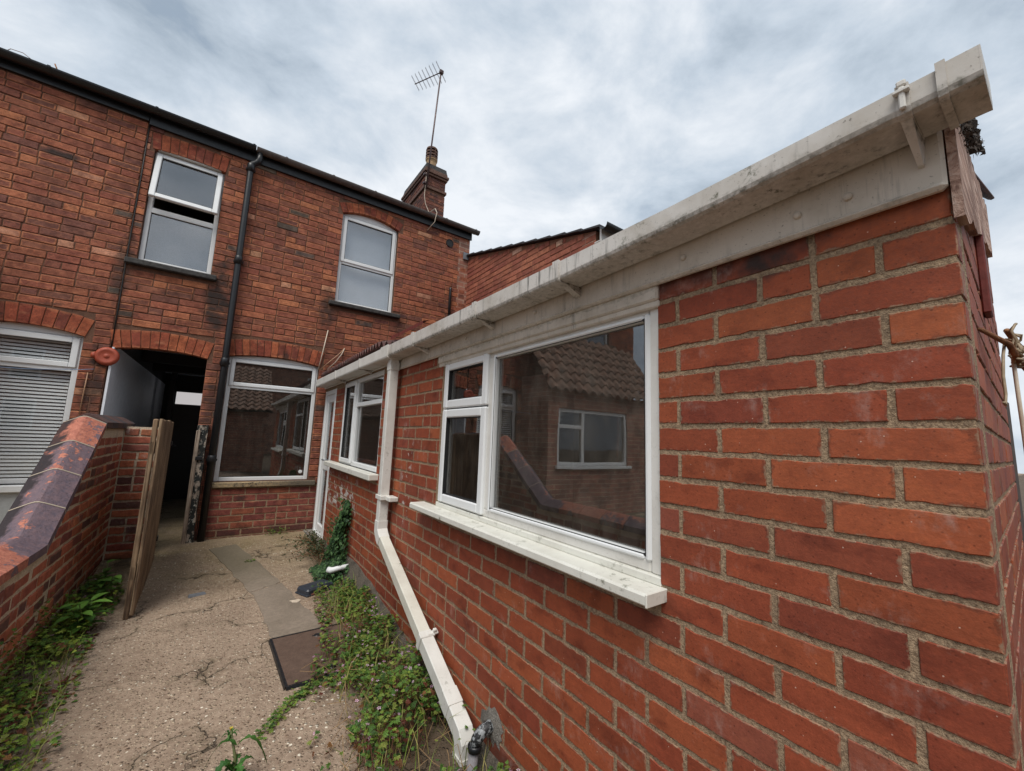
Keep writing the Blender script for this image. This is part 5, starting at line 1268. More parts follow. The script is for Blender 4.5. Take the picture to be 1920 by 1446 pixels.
mb = MB(); MTB = Matrix.Translation((0.76, 3.78, gz(0.8, 3.8)+0.0)) @ Matrix.Rotation(R(24), 4, 'Z')
mb.box((-0.11, -0.075, 0.0), (0.13, 0.075, 0.055), 0.014, MTB); mb.box((-0.115, -0.08, 0.0), (0.135, 0.08, 0.014), 0.004, MTB)
bb = mb.build('plastic_block', 'plasticb'); tag(bb, 'small black plastic box lying on the concrete beside the ivy', 'box')
mb = MB(); mb.tube([(1.06, 3.82, 0.150), (0.95, 3.83, 0.140), (0.915, 3.835, 0.132), (0.895, 3.85, 0.125), (0.872, 3.87, 0.130)], [0.021, 0.021, 0.022, 0.026, 0.024], 14); wp = mb.build('waste_pipe', 'white', None, True); tag(wp, 'short white waste pipe elbow sticking out below the ivy', 'pipe')
dpp = thing('drain_pipe', (0.99, 1.52, -0.03), 'grey drain pipe with black paint-splashed elbow at the wall foot', 'pipe')
mb = MB(); c0 = Vector((W, 1.53, 0.115))
mb.tube([c0+Vector((0.02, 0, 0)), c0+Vector((-0.025, 0.0, 0)), c0+Vector((-0.05, 0.002, -0.01)), c0+Vector((-0.068, 0.006, -0.03)), c0+Vector((-0.074, 0.012, -0.06))], 0.024, 14); 
def splash():
    s = NT('splashed_black_plastic'); P = s.pos(); n = s.noise(P, 55, 4, 0.7)
    return s.done(s.mix(s.ramp(n, 0.48, 0.54), (0.012, 0.013, 0.014, 1), srgb(140, 144, 146)), 0.5, s.bump(n, 0.3, 0.004))
M['splash'] = splash(); mb.build('elbow', 'splash', dpp, True)
mb = MB(); mb.lathe([(0.024, -0.012), (0.029, -0.01), (0.029, 0.01), (0.024, 0.012)], tuple(c0+Vector((-0.074, 0.012, -0.062))), 16); mb.build('collar', 'black', dpp, True)
mb = MB(); mb.tube([c0+Vector((-0.074, 0.012, -0.06)), c0+Vector((-0.079, 0.03, -0.2)), c0+Vector((-0.082, 0.035, -0.26))], 0.0205, 14); mb.build('pipe', 'greyp', dpp, True)
mb = MB(); rn = random.Random(12); V = [(W-0.009-0.006*rn.random(), c0.y, c0.z)]; n = 22
for k in range(n): a = 2*PI*k/n; r = 0.05+0.035*rn.random(); V.append((W-0.001, c0.y+r*math.cos(a)*1.2, c0.z+r*math.sin(a)))
for k in range(n): a = 2*PI*k/n; V.append((W-0.010, c0.y+0.03*math.cos(a), c0.z+0.03*math.sin(a)))
mb.add(V, [(1+k, 1+(k+1) % n, 1+n+(k+1) % n, 1+n+k) for k in range(n)]+[(0, 1+n+k, 1+n+(k+1) % n) for k in range(n)]); mb.build('cement_collar', 'cement', dpp, True)
mb = MB(); mb.add([(-0.06, -0.02, 0), (0.055, -0.025, 0), (0.06, 0.02, 0), (-0.05, 0.025, 0), (-0.055, -0.016, 0.014), (0.05, -0.02, 0.012), (0.054, 0.016, 0.010), (-0.046, 0.02, 0.014)], [(0, 1, 5, 4), (1, 2, 6, 5), (2, 3, 7, 6), (3, 0, 4, 7), (4, 5, 6, 7), (0, 1, 2, 3)])
ch = mb.build('slate_chip', 'lead'); ch.location = (-0.02, 4.11, gz(0, 4.1)+0.001); ch.rotation_euler = (0, 0, R(20)); tag(ch, 'flat grey slate chip lying on the open concrete', 'stone')
mb = MB(); rn = random.Random(9); V = [(0, 0, 0.012)]
for k in range(9): a = 2*PI*k/9; r = rn.uniform(0.025, 0.06); V.append((r*math.cos(a), r*math.sin(a)*0.7, 0.001+rn.random()*0.012))
mb.add(V, [(0, 1+k, 1+(k+1) % 9) for k in range(9)]); sc_ = mb.build('paper_scrap', 'cable_w', recalc=False); sc_.location = (0.60, 3.62, gz(0.6, 3.62)+0.003); tag(sc_, 'crumpled pale scrap on the ground left of the black plastic box', 'litter')
# loose cables above the living room window
cb = thing('loose_cables', (1.0, D, 2.15), 'bundle of loose cables sticking up the house wall above the lean-to gutter', 'cable')
y_ = D-0.02
for pts, mt_ in (([(0.93, y_, 2.10), (0.955, y_-0.02, 2.3), (1.0, y_, 2.64)], 'cable_w'), ([(0.95, y_, 2.10), (1.05, y_-0.05, 2.22), (1.15, y_-0.04, 2.33), (1.22, y_, 2.42)], 'cable_b'), ([(1.04, y_, 2.12), (1.12, y_-0.03, 2.22), (1.19, y_-0.03, 2.34), (1.225, y_, 2.43)], 'cable_w')):
    mb = MB(); mb.tube(pts, 0.006, 6); mb.build('cable', mt_, cb, True)
mb = MB(); mb.tube([(-1.14, D-0.01, 1.80), (-1.145, D-0.012, 1.6), (-1.15, D-0.01, 1.3)], 0.005, 6); nc = mb.build('wall_cable', 'cable_b', None, True); tag(nc, 'thin pale cable running down the wall below the orange disc', 'cable')
mb = MB(); mb.tube([(-1.10, D-0.012, 1.84), (-1.18, D-0.05, 1.82), (-1.5, D-0.16, 1.77), (-2.2, D-0.3, 1.74), (-3.5, D-0.6, 1.95)], 0.003, 5); nc = mb.build('washing_line', plain('blue_line', srgb(140, 160, 190), 0.6), None, True); tag(nc, 'thin blue washing line crossing the window with blinds', 'line')

# stick with wire bundle and the fence past the end wall
wb = thing('wire_bundle', (1.5, 0.07, 1.55), 'stick wrapped in old wire poking past the end wall corner', 'wire')
mb = MB(); p = [NF(0.26, 1.575)+NF.normal*0.004, Vector((1.45, 0.075, 1.56)), Vector((1.56, 0.070, 1.54)), Vector((1.75, 0.062, 1.53))]; mb.tube(p, [0.004, 0.006, 0.007, 0.007], 8); mb.build('stick', 'stick', wb, True)
mb = MB(); mb.tube([(1.545, 0.081, 1.612), (1.62, 0.076, 1.60), (1.75, 0.066, 1.59)], 0.006, 8); mb.build('stick', 'stick', wb, True)
rn = random.Random(23); mb = MB()
for k in range(9):
    c = Vector((1.50+0.02*k, 0.073, 1.565+rn.uniform(-0.02, 0.02))); rr = rn.uniform(0.02, 0.05); ph = rn.uniform(0, 6)
    pts = [c+Vector((rr*0.6*math.cos(ph+t*0.6)+0.004*t, rn.uniform(-0.012, 0.012), rr*math.sin(ph+t*0.6)*0.8)) for t in range(12)]; mb.tube(pts, 0.0028, 5)
mb.tube([(1.46, 0.082, 1.565), (1.42, 0.084, 1.53), (1.395, 0.086, 1.48), (1.40, 0.086, 1.44), (1.38, 0.087, 1.415), (1.37, 0.088, 1.42)], 0.003, 5)
mb.build('wire', 'wire', wb, True)
mb = MB(); mb.tube([(1.565, 0.078, 1.56), (1.59, 0.078, 1.40), (1.62, 0.078, 1.2), (1.66, 0.078, 0.9)], 0.004, 6); mb.build('hanging_cord', 'cable_w', wb, True)
fn = thing('board_fence', (3.0, 0.18, 0), 'dark timber fence seen past the right end of the brick wall', 'fence')
fm = plain('dark_fence_board', srgb(74, 62, 54), 0.85, 0.4, 0.6, 25)
for k in range(12):
    mb = MB(); mb.box((2.73+k*0.15, 0.170+k*0.012, -0.05), (2.87+k*0.15, 0.190+k*0.012, 1.55), 0.004); mb.build('board', fm, fn)

# ------------------------------------------------------------------ buildings behind and beside the camera (seen mirrored in the windows)
def pantile_roof(mb, x0, x1, y0, z0, y1, z1, rows, per=0.22):
    """pantiles laid in lapped rows rising from (y0, z0) to (y1, z1)"""
    n = int((x1-x0)/per*6)
    for r in range(rows):
        ya, za = y0+(y1-y0)*r/rows, z0+(z1-z0)*r/rows; yb, zb = y0+(y1-y0)*(r+1.12)/rows, z0+(z1-z0)*(r+1.12)/rows; V = []
        for i in range(n+1):
            x = x0+(x1-x0)*i/n; ph = (x % per)/per; h = 0.035*math.sin(2*PI*ph)
            V += [(x, ya, za+h+0.035), (x, yb, zb+h), (x, ya, za+h+0.012)]
        mb.add(V, [(i*3, i*3+1, (i+1)*3+1, (i+1)*3) for i in range(n)]+[(i*3, i*3+2, (i+1)*3+2, (i+1)*3) for i in range(n)])
lt = thing('neighbour_lean_to', (-3.4, 5.2, 0), 'neighbouring brick lean-to with pantile roof mirrored in the big window', 'building')
LTF = Frame((0, 4.95, 0), (1, 0, 0), (0, -1, 0)); LW = Wall2(LTF)
holed_wall(LTF, -5.0, -2.08, -0.1, 2.15, [(-4.05, -2.3, 0.9, 1.85)], 0.2, 0.0).build('wall', 'farbrick', lt)
mb = MB(); mb.box((-2.085, 4.96, -0.1), (-2.07, D-0.01, 2.4), 0); mb.build('side_wall', 'farbrick', lt)
mb = MB(); LW.ring(mb, -4.05, -2.3, -0.08, -0.02, 0.9, 1.85, 0.06); LW.bar(mb, -2.95, -2.88, -0.08, -0.021, 0.95, 1.8); LW.bar(mb, -2.88, -2.36, -0.08, -0.022, 1.52, 1.58); lw_ = mb.build('window', 'white', lt); LW.pane(lw_, -4.0, -2.35, -0.05, 0.95, 1.8, 'glass')
mb = MB(); LW.bar(mb, -4.12, -2.25, -0.05, 0.05, 0.85, 0.9); mb.build('sill', 'white', lw_)
mb = MB(); mb.box((-4.3, 5.4, 0.2), (-2.1, 5.45, 2.1), 0); mb.build('inner_wall', 'dark', lt)
mb = MB(); pantile_roof(mb, -5.0, -2.05, 4.85, 2.12, 5.70, 3.35, 7); mb.build('roof', 'tile', lt, True, recalc=False)
ob = thing('outbuilding', (-0.9, -4.2, 0), 'low brick outbuilding with pantile roof mirrored in the living room window', 'building')
OF = Frame((0, -4.0, 0), (1, 0, 0), (0, 1, 0)); OW = Wall2(OF)
holed_wall(OF, -3.5, 1.2, -0.1, 1.95, [(-1.75, -0.85, 0.75, 1.65)], 0.2, 0.0).build('wall', 'farbrick', ob)
mb = MB(); OW.ring(mb, -1.75, -0.85, -0.08, -0.02, 0.75, 1.65, 0.06); OW.bar(mb, -1.33, -1.27, -0.08, -0.021, 0.8, 1.6); OW.bar(mb, -1.70, -0.9, -0.08, -0.023, 1.2, 1.25); ow_ = mb.build('window', 'white', ob); OW.pane(ow_, -1.7, -0.9, -0.05, 0.8, 1.6)
mb = MB(); OW.bar(mb, -1.85, -0.75, -0.05, 0.05, 0.69, 0.75); mb.build('sill', 'white', ow_)
mb = MB(); mb.box((-2.3, -4.9, 0.0), (-0.3, -4.85, 1.9), 0); mb.build('inner_wall', 'dark', ob)
mb = MB(); pantile_roof(mb, -3.6, 1.3, -3.86, 1.93, -6.4, 3.6, 12); mb.build('roof', 'tile', ob, True, recalc=False)
half = MB(); half.extrude([(-3.80, 1.93), (-3.84, 1.86), (-3.92, 1.86), (-3.96, 1.93)], -3.6, 1.3, 0); half.build('gutter', 'blackg', ob)
tb = thing('rear_terrace', (0, -16, 0), 'long brick terrace beyond the outbuilding, behind the camera', 'building')
mb = MB(); mb.box((-14, -16.5, -0.1), (14, -16, 5.2), 0); mb.build('wall', 'farbrick', tb)
mb = MB(); mb.add([(-14, -15.8, 5.1), (14, -15.8, 5.1), (14, -20, 7.6), (-14, -20, 7.6)], [(0, 1, 2, 3)]); mb.build('roof', 'slate', tb)
TF = Wall2(Frame((0, -16, 0), (1, 0, 0), (0, 1, 0)))
for xx in (-11, -8, -5, -2, 1, 4, 7, 10):
    for zz in (0.9, 3.2):
        mb = MB(); TF.ring(mb, xx, xx+1.0, -0.02, 0.02, zz, zz+1.4, 0.07); w_ = mb.build('window', 'white', tb); TF.pane(w_, xx+0.07, xx+0.93, 0.012, zz+0.07, zz+1.33, 'gasket')

# ------------------------------------------------------------------ plants
class Leaves:
    def __init__(s): s.v = []; s.f = []; s.c = []
    def poly(s, pts, faces, col):
        n = len(s.v); s.v += [tuple(p) for p in pts]; s.f += [tuple(i+n for i in f) for f in faces]; s.c += [(col[0], col[1], col[2], 1)]*len(pts)
    def build(s, name, mat, parent=None):
        mb = MB(); mb.v = s.v; mb.f = s.f; return mb.build(name, mat, parent, cols=s.c, recalc=False)
def basis(rn, tilt):
    th = rn.uniform(0, 2*PI); t = rn.gauss(0, tilt); n = Vector((math.sin(t)*math.cos(th), math.sin(t)*math.sin(th), math.cos(t))).normalized()
    a = rn.uniform(0, 2*PI); u = Vector((math.cos(a), math.sin(a), 0)); u = (u-n*u.dot(n)).normalized(); return u, n.cross(u), n
def palmate(lv, rn, p, size, col, tilt=0.5, lobes=5, bas=None):
    """divided leaf of herb robert: lobes with toothed sides"""
    u, v, n = bas or basis(rn, tilt)
    for k in range(lobes):
        a = (k-(lobes-1)/2)*(2.1/(lobes-1))*1.15; L_ = size*(1.0-0.16*abs(k-(lobes-1)/2)); d = u*math.cos(a)+v*math.sin(a); e_ = -u*math.sin(a)+v*math.cos(a); w_ = L_*0.26
        dr = -n*size*0.12
        pts = [p, p+d*L_*0.35+e_*w_*0.55, p+d*L_*0.5+e_*w_, p+d*L_*0.72+e_*w_*0.5, p+d*L_+dr, p+d*L_*0.72-e_*w_*0.5, p+d*L_*0.5-e_*w_, p+d*L_*0.35-e_*w_*0.55]
        lv.poly(pts, [(0, 1, 2, 3), (0, 3, 4, 5), (0, 5, 6, 7)], col)
def ovate(lv, rn, p, u, v, n, L_, W_, col, fold=0.25, droop=0.2, teeth=0):
    m_ = 5; pts = []; 
    for i in range(m_+1):
        t = i/m_; wv = W_*math.sin(PI*min(1, t*0.9+0.1))**0.8*(1 if i < m_ else 0.02)
        if teeth and i % 2: wv *= (1-teeth)
        c = p+u*L_*t-n*droop*L_*t*t; pts += [c+v*wv+n*fold*wv, c, c-v*wv+n*fold*wv]
    F = []
    for i in range(m_):
        for k in (0, 1): F.append((i*3+k, i*3+k+1, (i+1)*3+k+1, (i+1)*3+k))
    lv.poly(pts, F, col)
def flower(lv, rn, p, r, col):
    u, v, n = basis(rn, 0.6)
    for k in range(5):
        a = 2*PI*k/5; d = u*math.cos(a)+v*math.sin(a); e_ = -u*math.sin(a)+v*math.cos(a)
        lv.poly([p+d*r*0.15, p+d*r*0.7+e_*r*0.3+n*r*0.1, p+d*r, p+d*r*0.7-e_*r*0.3+n*r*0.1], [(0, 1, 2, 3)], col)
def gcol(rn, cols): 
    c = srgb(*rn.choice(cols)); k = rn.uniform(0.75, 1.2); return (c[0]*k, c[1]*k, c[2]*k)
GREEN = [(100, 134, 58), (84, 118, 50), (118, 148, 66), (130, 150, 62), (76, 106, 52), (140, 150, 72)]
RED = [(124, 78, 52), (112, 62, 48), (136, 96, 58)]
def interp(y, tab):
    for (a, va), (b, vb_) in zip(tab, tab[1:]):
        if a <= y <= b: return va+(vb_-va)*(y-a)/(b-a)
    return tab[0][1] if y < tab[0][0] else tab[-1][1]
rn = random.Random(77)
RB = [(1.15, 0.52), (1.6, 0.52), (1.9, 0.50), (2.1, 0.56), (2.35, 0.60), (2.5, 0.62), (2.75, 0.71), (3.0, 0.77), (3.3, 0.79), (3.6, 0.82), (3.9, 0.86)]
def mound(x, y):
    a = interp(y, RB); t = max(0, min(1, (x-a)/0.16)); ht = 0.06+0.10*t + 0.07*math.sin(x*9+1)*math.sin(y*7.3)+0.05*math.sin(x*17)*math.cos(y*13)
    return max(0.015, ht*(0.85 if y < 3.0 else 0.7))
lv = Leaves(); fl = Leaves(); st = MB()
n = 0
while n < 6200:
    y = rn.uniform(1.15, 3.75); a = interp(y, RB); x = rn.uniform(a-0.10, 1.03)
    pch = math.sin(x*11+y*5.1)+math.sin(y*9.7-x*6)+rn.gauss(0, 0.7)
    if x < a+0.06 and rn.random() < 0.75: continue
    if pch < -0.55: continue
    if 1.55 < y < 2.2 and x < 0.60 and rn.random() < 0.8: continue
    if 1.40 < y < 1.86 and x > 0.87 and rn.random() < 0.93: continue
    h = mound(x, y); z = gz(x, y)+h*rn.random()**0.6+0.005
    red = rn.random() < (0.16 if (x < a+0.12 or math.sin(x*7-y*6) > 0.55) else 0.04)
    palmate(lv, rn, Vector((x, y, z)), rn.uniform(0.012, 0.027), gcol(rn, RED if red else GREEN), 0.6); n += 1
    if rn.random() < 0.32:
        st.tube([(x+rn.uniform(-0.04, 0.04), y+rn.uniform(-0.04, 0.04), gz(x, y)), (x, y, z)], 0.0012, 3, False)
    if rn.random() < 0.04 and y < 3.1: flower(fl, rn, Vector((x, y, z+rn.uniform(0.015, 0.05))), rn.uniform(0.0065, 0.0095), gcol(rn, [(236, 186, 222), (228, 172, 214), (242, 206, 232)]))
# strays trailing onto the concrete
for k in range(260):
    t = rn.random(); x = 0.57-0.30*t+rn.gauss(0, 0.02); y = 2.42-0.05*t-0.25*t*t+rn.gauss(0, 0.02); palmate(lv, rn, Vector((x, y, gz(x, y)+rn.uniform(0.004, 0.03))), rn.uniform(0.010, 0.020), gcol(rn, GREEN), 0.4)
for k in range(320):
    y = rn.uniform(1.3, 3.6); x = rn.uniform(interp(y, RB), 1.02); a_ = rn.uniform(0, 6.3); h = rn.uniform(0.06, 0.20); d = Vector((math.cos(a_), math.sin(a_), 0)); v_ = Vector((-d.y, d.x, 0))*0.002; p = Vector((x, y, gz(x, y)))
    lv.poly([p-v_, p+v_, p+d*h*0.3+Vector((0, 0, h*0.75))+v_*0.8, p+d*h*0.3+Vector((0, 0, h*0.75))-v_*0.8, p+d*h*0.75+Vector((0, 0, h*0.95))], [(0, 1, 2, 3), (3, 2, 4)], gcol(rn, [(140, 152, 70), (120, 140, 62), (164, 152, 96)]))
weeds = lv.build('weeds', 'leaf'); tag(weeds, 'pink flowered herb robert weeds along the foot of the lean-to wall', 'weeds', kind='stuff')
o = fl.build('flowers', 'petal', weeds); o['kind'] = 'stuff'; o['label'] = 'small pink five petalled flowers'
o = st.build('stems', plain('weed_stem', srgb(110, 74, 54), 0.7), weeds, recalc=False); o['kind'] = 'stuff'
mb = MB()
for k in range(150):
    y = rn.uniform(1.3, 3.4); x = rn.uniform(interp(y, RB)-0.03, 1.0); a_ = rn.uniform(0, 6.3); L_ = rn.uniform(0.05, 0.16); z = gz(x, y)
    mb.tube([(x, y, z+0.005), (x+L_*0.5*math.cos(a_), y+L_*0.5*math.sin(a_), z+L_*rn.uniform(0.2, 0.8)), (x+L_*math.cos(a_), y+L_*math.sin(a_), z+L_*rn.uniform(0.2, 0.9))], 0.0013, 4, False)
o = mb.build('dead_stalks', plain('dry_stalk', srgb(158, 128, 92), 0.8), weeds, recalc=False); o['kind'] = 'stuff'
# weeds along the left wall
lv = Leaves(); fl = Leaves(); LB = [(0.8, -0.36), (2.2, -0.40), (2.6, -0.43), (3.1, -0.47), (3.6, -0.53), (4.3, -0.50), (4.8, -0.58)]
n = 0
while n < 3000:
    y = rn.uniform(1.6, 4.7); b = interp(y, LB); x = rn.uniform(-0.73, b+0.03)
    if x > b-0.08 and rn.random() < 0.6: continue
    if math.sin(x*13+y*6)+math.sin(y*11.3)+rn.gauss(0, 0.6) < -0.7: continue
    h = 0.03+0.11*max(0, (b-x)/0.3)+0.03*math.sin(y*8)
    if y > 3.4: h *= 0.9
    z = gz(x, y)+max(0.01, h)*rn.random()**0.6; red = rn.random() < (0.35 if 2.6 < y < 3.4 else 0.1)
    palmate(lv, rn, Vector((x, y, z)), rn.uniform(0.013, 0.028), gcol(rn, RED if red else (GREEN+[(128, 136, 44)] if y < 2.8 else GREEN)), 0.5); n += 1
    if rn.random() < 0.01: flower(fl, rn, Vector((x, y, z+0.03)), 0.008, gcol(rn, [(226, 168, 206), (220, 160, 200)]))
for k in range(160):
    y = rn.uniform(2.9, 3.7); x = -0.725+rn.random()*0.03; palmate(lv, rn, Vector((x, y, rn.uniform(0.05, 0.30))), rn.uniform(0.01, 0.02), gcol(rn, GREEN+RED), 0.8)
for k in range(420):        # grass blades and seedlings among them
    y = rn.uniform(1.7, 4.6); x = rn.uniform(-0.73, interp(y, LB)-0.02); a_ = rn.uniform(0, 6.3); h = rn.uniform(0.04, 0.13); d = Vector((math.cos(a_), math.sin(a_), 0)); v_ = Vector((-d.y, d.x, 0))*0.0022; p = Vector((x, y, gz(x, y)))
    lv.poly([p-v_, p+v_, p+d*h*0.35+Vector((0, 0, h*0.7))+v_*0.8, p+d*h*0.35+Vector((0, 0, h*0.7))-v_*0.8, p+d*h*0.8+Vector((0, 0, h*0.9))], [(0, 1, 2, 3), (3, 2, 4)], gcol(rn, [(140, 152, 70), (120, 140, 62), (158, 150, 92)]))
for k in range(700):
    y = rn.uniform(2.1, 4.2); x = -0.735+abs(rn.gauss(0, 0.10)); palmate(lv, rn, Vector((x, y, gz(x, y)+rn.uniform(0.03, 0.15))), rn.uniform(0.014, 0.026), gcol(rn, [(132, 156, 58), (148, 164, 64), (112, 146, 58)]), 0.6)
lw2 = lv.build('weeds', 'leaf'); tag(lw2, 'mixed low weeds along the foot of the left garden wall', 'weeds', kind='stuff')
o = fl.build('flowers', 'petal', lw2); o['kind'] = 'stuff'
# leafy plant in front of the gate
def leafy_plant(name, x, y, h, nstem, seed, label, L_=0.09, spread=0.12, yellow=False):
    rn = random.Random(seed); t = thing(name, (x, y, gz(x, y)), label, 'plant'); lv = Leaves(); mb = MB(); 
    for s_ in range(nstem):
        a = rn.uniform(0, 2*PI); tip = Vector((x+spread*math.cos(a)*rn.random(), y+spread*math.sin(a)*rn.random(), gz(x, y)+h*rn.uniform(0.6, 1))); b = Vector((x+rn.uniform(-0.02, 0.02), y+rn.uniform(-0.02, 0.02), gz(x, y)))
        mb.tube([b, b.lerp(tip, 0.5)+Vector((0, 0, 0.02)), tip], [0.004, 0.003, 0.002], 5)
        for k in range(6):
            q = b.lerp(tip, 0.3+0.7*k/5); aa = k*2.4+a; u = Vector((math.cos(aa), math.sin(aa), rn.uniform(0.1, 0.5))).normalized(); v = Vector((-math.sin(aa), math.cos(aa), 0)); n_ = u.cross(v)*1.0
            if n_.z < 0: n_ = -n_
            ovate(lv, rn, q, u, v, n_, L_*rn.uniform(0.6, 1.1), L_*0.22, gcol(rn, [(86, 124, 48), (100, 140, 56), (70, 106, 44)]), 0.3, 0.35)
    lv.build('leaves', 'leaf', t); mb.build('stems', plain('green_stem', srgb(86, 104, 52), 0.6), t, True); return t
leafy_plant('leafy_weed', -0.56, 3.70, 0.22, 5, 3, 'bright green leafy weed growing beside the gate foot', 0.11, 0.14)
leafy_plant('leafy_weed', -0.58, 4.15, 0.30, 5, 4, 'taller leafy weed in the dark corner behind the gate', 0.10, 0.12)
# sow thistle in the foreground
tx, ty = 0.205, 1.93; tg = gz(tx, ty)
th = thing('sow_thistle', (tx, ty, tg), 'tall green sow thistle with a yellow bud growing from the concrete', 'plant')
mb = MB(); top = Vector((0.150, 1.955, 0.175)); base_ = Vector((tx-0.035, ty-0.05, tg)); mid = base_.lerp(top, 0.55)+Vector((0.012, 0, 0)); mb.tube([base_, mid, top], [0.006, 0.005, 0.003], 8); mb.build('stem', plain('thistle_stem', srgb(92, 98, 56), 0.6), th, True)
lv = Leaves(); rn = random.Random(15)
def jag(p, d, L_, W_, col, arch=0.4, up=0.35):
    """lobed thistle leaf arching outwards"""
    d = Vector(d).normalized(); v = Vector((-d.y, d.x, 0)).normalized(); m_ = 10; pts = []
    for i in range(m_+1):
        t = i/m_; c = p+d*L_*t+Vector((0, 0, L_*(up*t*2-(up+arch)*t*t*1.6))); wv = W_*(math.sin(PI*min(1, 0.12+t*0.85))**0.7)*(1.0 if i % 2 else 0.45); wv = wv if i < m_ else 0.001
        pts += [c+v*wv+Vector((0, 0, 0.25*wv)), c, c-v*wv+Vector((0, 0, 0.25*wv))]
    F = [(i*3+k, i*3+k+1, (i+1)*3+k+1, (i+1)*3+k) for i in range(m_) for k in (0, 1)]; lv.poly(pts, F, col)
G2 = [(72, 118, 52), (62, 104, 50), (84, 128, 58)]
jag(mid+Vector((0, 0, 0.04)), (-0.75, 0.35, 0.25), 0.12, 0.014, gcol(rn, G2), 0.9, 0.45); jag(mid+Vector((0, 0, 0.035)), (0.9, -0.3, 0.3), 0.115, 0.013, gcol(rn, G2), 0.75, 0.55)
for k in range(13): a = k*2.399; jag(base_.lerp(mid, 0.1+0.06*k), (math.cos(a), math.sin(a), 0.4), rn.uniform(0.06, 0.10), rn.uniform(0.014, 0.02), gcol(rn, G2), 0.5, 0.5)
for k in range(6): a = k*1.1; jag(top-Vector((0, 0, 0.03)), (math.cos(a), math.sin(a), 0.8), 0.035, 0.006, gcol(rn, G2), 0.3, 0.8)
lv.build('leaves', 'leaf', th)
lv = Leaves()
for k in range(26): a = rn.uniform(0, 6.3); u = Vector((math.cos(a)*0.6, math.sin(a)*0.6, 1)).normalized(); v = Vector((-math.sin(a), math.cos(a), 0)); lv.poly([top+v*0.0015, top+u*0.012+v*0.002, top+u*0.012-v*0.002, top-v*0.0015], [(0, 1, 2, 3)], srgb(226, 206, 92)[:3])
lv.build('flower', 'petal', th)
# ivy climbing the lean-to wall, with a loose bush at its foot
iv = thing('ivy', (0.98, 4.1, 0.05), 'dark green ivy climbing the brick wall below the narrower window', 'ivy')
lv = Leaves(); rn = random.Random(19); IV = [(62, 94, 52), (48, 76, 44), (76, 108, 62), (88, 118, 74), (40, 66, 40)]
def ivyleaf(p, nrm, size, col):
    nrm = Vector(nrm).normalized(); u = Vector((0, 0, -1))+Vector((rn.uniform(-0.7, 0.7), rn.uniform(-0.7, 0.7), 0)); u = (u-nrm*u.dot(nrm)).normalized(); v = nrm.cross(u)
    sh = [(0, 0), (-0.15, 0.38), (0.25, 0.55), (0.42, 0.28), (1.0, 0.0), (0.42, -0.28), (0.25, -0.55), (-0.15, -0.38)]
    lv.poly([p+u*a*size+v*b*size+nrm*(0.10*size*(1-abs(b)*2)) for a, b in sh], [(0, 1, 2, 3), (0, 3, 4, 5), (0, 5, 6, 7)], col)
for k in range(2300):
    z = rn.random()**0.9*0.68; yc = 4.02+0.10*math.sin(z*5); wd = 0.14+0.22*(1-z/0.68)+0.03*math.sin(z*20); y = yc+rn.gauss(0, 0.5)*wd; 
    if y < 3.86 - (0.10 if z < 0.2 else 0): continue
    dep = (0.03+0.10*(1-z/0.70)+0.03*math.sin(y*15+z*9)); x = W-rn.random()**0.5*dep-0.006
    ivyleaf(Vector((x, y, z+gz(x, y)-0.01)), (-1, rn.gauss(-0.3, 0.5), rn.gauss(0.35, 0.4)), rn.uniform(0.018, 0.034), gcol(rn, IV))
for k in range(1500):
    y = rn.uniform(3.55, 4.25); x = rn.uniform(0.80, 1.03); h = 0.20*max(0, 1-((y-3.95)/0.42)**2)*(0.4+0.6*(x-0.78)/0.25); 
    if y < 3.7 and x < 0.88: continue
    if y < 3.88 and x < 1.0: continue
    ivyleaf(Vector((x, y, gz(x, y)+h*rn.random()**0.5)), (-0.5, -0.4, 1), rn.uniform(0.015, 0.028), gcol(rn, IV))
lv.build('leaves', 'leaf', iv)
mb = MB()
for k in range(4): mb.tube([(1.03, 4.0+0.05*k, 0.03), (1.035, 4.02+0.04*k, 0.3), (1.038, 4.0+0.03*k, 0.62)], [0.006, 0.004, 0.002], 5)
mb.build('stems', 'stick', iv)
bs = thing('trailing_bush', (0.9, 4.55, 0.05), 'sparse grey green trailing shrub between the ivy and the door', 'shrub')
lv = Leaves(); mb = MB(); BC = [(86, 96, 66), (74, 86, 58), (104, 110, 80), (64, 74, 48)]
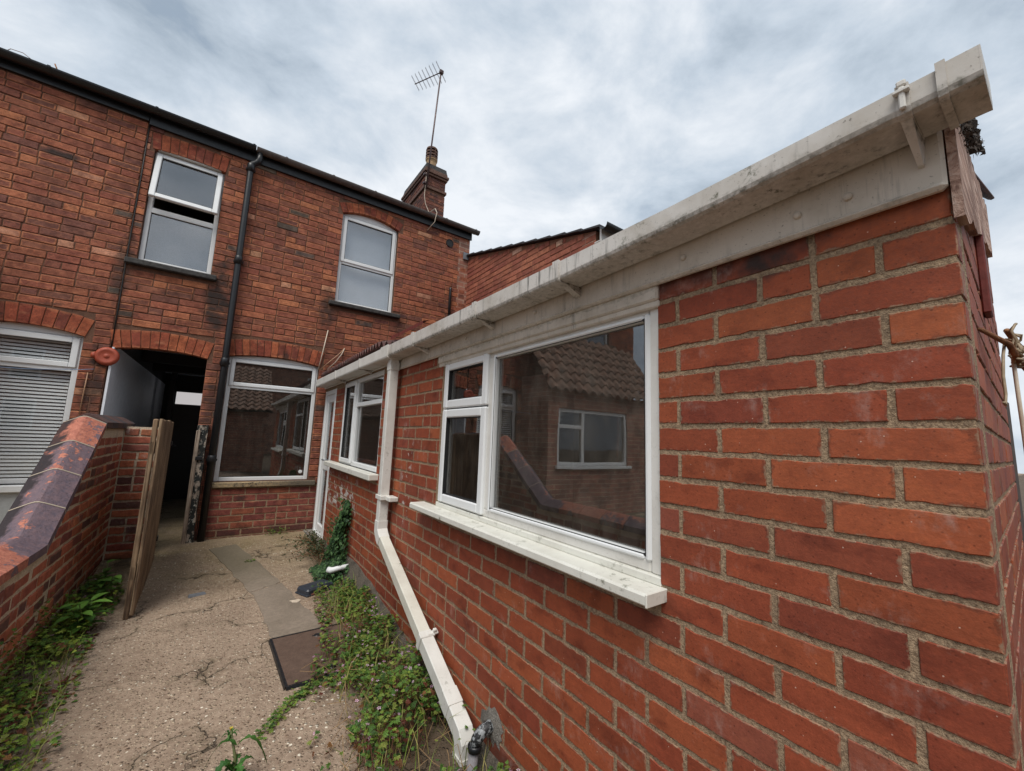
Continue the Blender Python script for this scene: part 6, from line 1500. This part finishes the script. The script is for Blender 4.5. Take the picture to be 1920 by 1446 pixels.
for s_ in range(70):
    a = rn.uniform(0.5*PI, 1.6*PI); L_ = rn.uniform(0.12, 0.42); b = Vector((rn.uniform(0.90, 1.0), rn.uniform(4.3, 4.9), 0.07)); tip = b+Vector((math.cos(a)*L_*0.8, math.sin(a)*L_*0.55, rn.uniform(0.02, 0.30)*(0.5+b.x-0.7))); tip.x = min(tip.x, 1.02); mdp = b.lerp(tip, 0.5)+Vector((0, 0, 0.06)); mb.tube([b, mdp, tip], 0.0016, 4, False)
    for k in range(20):
        t = 0.15+0.85*k/19; q = (b.lerp(mdp, t*2) if t < 0.5 else mdp.lerp(tip, t*2-1))+Vector((rn.gauss(0, 0.012), rn.gauss(0, 0.012), rn.gauss(0, 0.012))); u, v, n_ = basis(rn, 0.8); ovate(lv, rn, q, u, v, n_, rn.uniform(0.012, 0.024), 0.006, gcol(rn, BC), 0.2, 0.2)
lv.build('leaves', 'leaf', bs); mb.build('stems', 'stick', bs, recalc=False)
# moss tuft under the living room window and grass tufts in the cracks
def tuft(x, y, n_, r, h, seed, label, cols=GREEN):
    rn = random.Random(seed); lv = Leaves()
    for k in range(n_):
        a = rn.uniform(0, 6.3); rr = r*rn.random()**0.5; p = Vector((x+rr*math.cos(a), y+rr*math.sin(a)*0.5, gz(x, y)+0.003)); palmate(lv, rn, p+Vector((0, 0, h*rn.random())), rn.uniform(0.008, 0.02), gcol(rn, cols), 0.6)
    o = lv.build('weed_tuft', 'leaf'); tag(o, label, 'weeds', kind='stuff')
tuft(0.66, 5.63, 120, 0.13, 0.07, 1, 'dark moss tuft at the foot of the house wall'); tuft(0.36, 4.72, 30, 0.05, 0.02, 2, 'tiny green tuft on the concrete strip')
# weeds sprouting from the neighbour's gutter
tw = thing('gutter_weed', (-1.9, GY, 4.75), 'dry stalks sprouting from the black gutter at upper left', 'plant')
mb = MB(); mb.tube([(-2.06, GY, 4.74), (-2.02, GY, 4.80), (-1.94, GY-0.01, 4.80), (-1.85, GY-0.03, 4.74)], 0.003, 5); mb.tube([(-1.70, GY, 4.74), (-1.735, GY, 4.82)], 0.006, 5); mb.tube([(-1.62, GY, 4.74), (-1.56, GY, 4.765), (-1.5, GY, 4.755)], 0.003, 5); mb.build('stalks', 'stick', tw, True)

for o in _bases:
    if '_base' in o: del o['_base']
